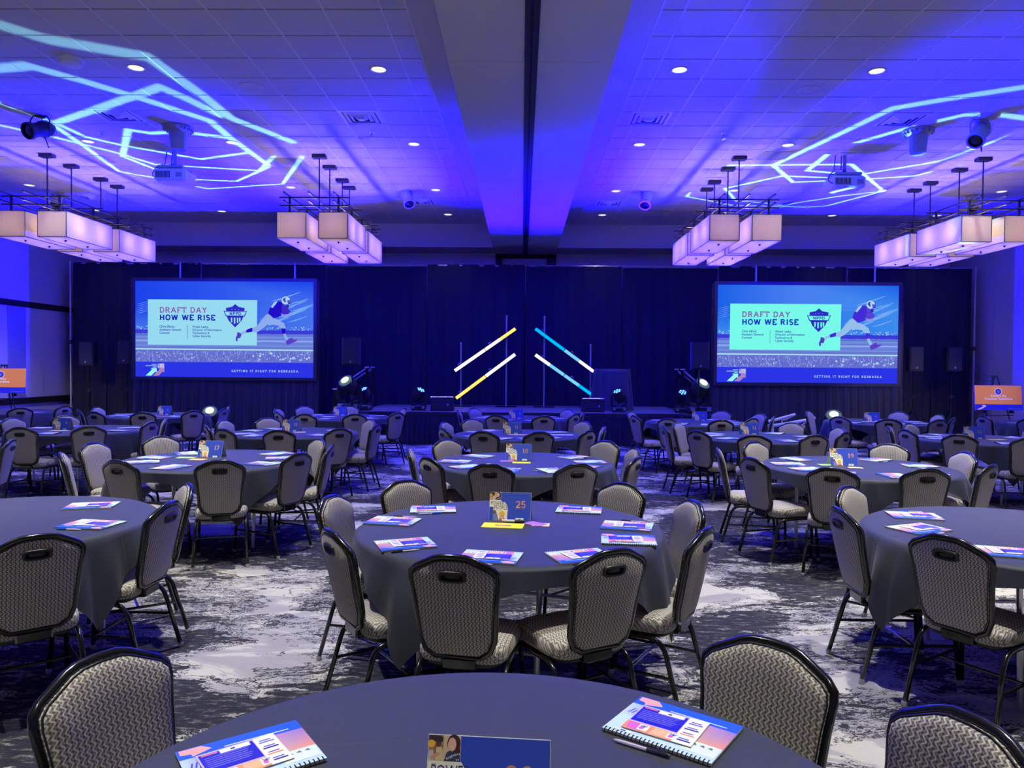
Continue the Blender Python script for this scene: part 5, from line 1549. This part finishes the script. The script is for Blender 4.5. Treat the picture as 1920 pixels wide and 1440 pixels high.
# ---- folded table-number cards
CWD, CHG, CDP = .245, .158, .055
def tent_parts(num, photo=True):
    lean = math.atan2(CDP, CHG); sl = math.hypot(CDP, CHG)
    front = MB().box(-CWD / 2, CWD / 2, -.0005, .0005, 0, sl, Mx((0, -CDP, 0), rx=-lean)).mesh('front_leaf', 'paper')
    rear = MB().box(-CWD / 2, CWD / 2, -.0005, .0005, 0, sl, Mx((0, CDP, 0), rx=lean)).mesh('rear_leaf', 'paper')
    p_ = Print(.0002)
    w_, h_ = CWD, sl
    blue = C(54, 82, 200); cream = C(248, 246, 214); navy = C(32, 48, 128); orange = C(255, 186, 128)
    def X(u): return -w_ / 2 + u * w_
    def Y(v_): return h_ * (1 - v_)
    def P(pts, col, l_): p_.poly([(X(a), Y(b)) for a, b in pts], col, l_)
    P([(.004, .006), (.996, .006), (.996, .994), (.004, .994)], blue, 0)
    # two photographs side by side at the top left
    P([(.004, .006), (.125, .006), (.125, .285), (.004, .285)], C(150, 118, 92), 1)
    P([(.125, .006), (.27, .006), (.27, .285), (.125, .285)], C(222, 196, 150), 1)
    P([(.004, .006), (.08, .006), (.05, .08), (.004, .10)], C(70, 52, 48), 2)
    p_.disc(X(.088), Y(.085), .0075, .009, C(214, 160, 130), 4, 12); p_.disc(X(.088), Y(.05), .009, .007, C(60, 56, 56), 5, 12)
    p_.disc(X(.086), Y(.105), .006, .0045, C(110, 66, 46), 5, 10)
    P([(.06, .285), (.07, .14), (.11, .13), (.125, .17), (.125, .285)], C(226, 200, 150), 3)
    P([(.02, .24), (.08, .19), (.10, .21), (.03, .28)], C(220, 160, 128), 5)
    p_.disc(X(.028), Y(.13), .006, .008, C(190, 130, 100), 3, 10); p_.disc(X(.028), Y(.10), .0075, .007, C(250, 200, 60), 4, 12)
    P([(.004, .285), (.01, .17), (.045, .17), (.055, .285)], C(210, 200, 200), 3)
    p_.disc(X(.212), Y(.085), .0135, .016, C(74, 44, 40), 2, 14); P([(.165, .07), (.262, .09), (.265, .19), (.235, .20), (.20, .12), (.17, .15)], C(74, 44, 40), 3)
    p_.disc(X(.198), Y(.10), .0085, .0125, C(238, 190, 164), 4, 12)
    P([(.19, .125), (.206, .125), (.204, .132), (.194, .132)], C(250, 244, 240), 5)
    P([(.135, .285), (.155, .19), (.185, .165), (.215, .17), (.262, .21), (.27, .285)], C(60, 66, 90), 3)
    for i in range(14):
        p_.disc(X(.15 + .11 * ((i * .37) % 1)), Y(.20 + .07 * ((i * .61) % 1)), .0016, .0018, C(190, 196, 214), 4, 6)
    # cream bubble with the hand lettering
    P([(.004, .285), (.28, .285), (.30, .33), (.38, .36), (.43, .45), (.45, .60), (.44, .80), (.44, .99), (.10, .99), (.10, .52), (.004, .52)], cream, 2)
    M1 = None
    for txt, u, v_, sz, wd in (('THE', .035, .345, .008, .010), ('POWER', .03, .455, .032, .078), ('OF', .36, .475, .020, .016), ('PEOPLE', .115, .61, .034, .078)):
        p_.sans(txt, X(u), Y(v_), sz, navy, 4, .0, width=wd)
    # worker with a yellow hard hat under the lettering
    P([(.10, .99), (.10, .66), (.16, .66), (.20, .78), (.24, .99)], C(130, 140, 190), 3)
    p_.disc(X(.13), Y(.70), .010, .012, C(120, 80, 60), 4, 10)
    P([(.24, .99), (.26, .90), (.30, .86), (.36, .88), (.42, .99)], C(214, 120, 90), 4)
    p_.disc(X(.315), Y(.84), .013, .018, C(226, 170, 136), 5, 14)
    p_.poly([(X(.25), Y(.80))] + [(X(.315) + .019 * math.cos(t_ * PI / 8), Y(.80) + .024 * math.sin(t_ * PI / 8)) for t_ in range(8, -1, -1)] + [(X(.39), Y(.80))], C(250, 196, 70), 6)
    P([(.29, .885), (.345, .885), (.335, .905), (.30, .905)], C(250, 250, 245), 7)
    # table number and small badge
    p_.slab(str(num), X(.755), Y(.535), h_ * .235, orange, 3, align='c', th=.17, track=.08)
    P([(.645, .885), (.835, .885), (.835, .985), (.645, .985)], C(238, 238, 240), 3)
    P([(.715, .92), (.735, .92), (.735, .95), (.715, .95)], C(30, 30, 50), 4); P([(.745, .92), (.765, .92), (.765, .95), (.745, .95)], C(30, 30, 50), 4)
    pm = p_.mesh('card_print', 'print', Mx((0, -CDP, 0), rx=-lean) @ Mx((0, -.0008, 0), rx=PI / 2))
    return [('front_leaf', front, None), ('card_print', pm, 0), ('rear_leaf', rear, None)]
TENT = {2: (307, 778), 3: (637, 779), 4: (968, 785), 5: (1313, 789), 6: (1637, 790.5), 9: (114, 806), 10: (545, 809), 11: (960, 814), 12: (1407, 815), 13: (1830, 823),
        17: (393, 858), 18: (973, 864), 19: (1585, 873.5), 25: (957, 977), 26: (1992, 992)}
for n, (px, py) in TENT.items():
    q = at_z(px, py, TOPZ)
    spawn(tent_parts(n), 'table_number_card', 'folded blue card with an orange number, standing on %s' % tdesc(n), 'table card', (q.x, q.y + CDP, TOPZ), R(-6), 'table number cards')
a, b = at_z(803, 1376, TOPZ + CHG), at_z(1034, 1388, TOPZ + CHG)
q = (a + b) / 2
spawn(tent_parts(32), 'table_number_card', 'folded blue card with an orange number, standing on %s' % tdesc(32), 'table card', (q.x, q.y, TOPZ), math.atan2(b.y - a.y, b.x - a.x), 'table number cards')

# ---- envelopes, slips and markers by the cards
def slip(px, py, w_, h_, rz, mat, lab, printed=False, lift=0.0):
    q = at_z(px, py, TOPZ)
    o = thing('envelope', lab, 'envelope', (q.x, q.y, TOPZ + lift), rz, 'paper envelopes and slips by the cards')
    MB().rbox(-w_ / 2, w_ / 2, -h_ / 2, h_ / 2, 0, .0015, .0004).build('sheet', mat, o)
    if printed:
        p_ = Print(.0002); p_.rect(-.045, -.012, .045, .012, C(120, 80, 170), 0); p_.rect(-.03, -.006, .01, .006, C(235, 120, 130), 1); p_.rect(.012, -.008, .04, .008, C(90, 100, 210), 1)
        mobj('stamp', lifted(p_.mesh('stamp'), .0018), o)
    else:
        MB().add([(-w_ / 2 + .004, h_ / 2 - .002, .0017), (0, -h_ * .05, .0017), (w_ / 2 - .004, h_ / 2 - .002, .0017)], [(0, 1, 2)]).build('flap', mat, o)
slip(943, 985.5, .235, .125, -.12, 'yellow_paper', 'yellow envelope with a printed stamp in front of the card on table twenty-five', True)
slip(1014, 984, .10, .085, -.1, 'cream_paper', 'pale yellow slip under the purple one on table twenty-five')
slip(1004, 983, .12, .085, -.7, 'purple_paper', 'purple slip right of the card on table twenty-five', lift=.002)
slip(951, 864.5, .13, .10, .05, 'purple_paper', 'purple slip at the card on table eighteen')
slip(978, 867.5, .17, .10, -.05, 'yellow_paper', 'yellow envelope in front of the card on table eighteen')
slip(349, 858, .17, .10, .05, 'green_paper', 'green slip left of the card on table seventeen')
slip(371, 861.5, .15, .10, -.2, 'orange_paper', 'orange slip in front of the card on table seventeen')
slip(1550, 871.5, .14, .10, .1, 'green_paper', 'green slip left of the card on table nineteen')
slip(1604, 877, .12, .08, -.2, 'cream_paper', 'cream slip right of the card on table nineteen')
slip(112, 807.5, .24, .10, .0, 'cream_paper', 'cream slip at the foot of the card on table nine')
slip(562, 810.5, .16, .12, .3, 'cream_paper', 'cream slip at the foot of the card on table ten')
slip(968, 815, .22, .09, .0, 'cream_paper', 'cream slip at the foot of the card on table eleven')
slip(990, 815.3, .10, .08, .2, 'pink_paper', 'pink slip right of the card on table eleven', lift=.002)
slip(1870, 824.5, .22, .11, .1, 'yellow_paper', 'yellow envelope right of the card on table thirteen')
slip(300, 780.5, .24, .12, .0, 'pink_paper', 'pink slip at the card on table two')
slip(617, 781, .24, .12, .0, 'cream_paper', 'cream slip left of the card on table three')
slip(902, 784, .26, .12, .1, 'pink_paper', 'pink slip at the far left of table four')
slip(1628, 790.6, .20, .10, .0, 'cream_paper', 'cream slip at the foot of the card on table six')
q = at_z(962, 980, TOPZ)
o = thing('marker_pen', 'white marker with a black cap at the card on table twenty-five', 'marker', (q.x, q.y, TOPZ + .009), -.15)
MB().lathe([(.004, -.066), (.008, -.064), (.0085, .01), (.008, .012)], 12, Mx(ry=PI / 2)).build('barrel', 'white_plastic', o, True)
MB().lathe([(.0088, .010), (.009, .014), (.0085, .066), (.006, .070)], 12, Mx(ry=PI / 2)).build('cap', 'black_plastic', o, True)
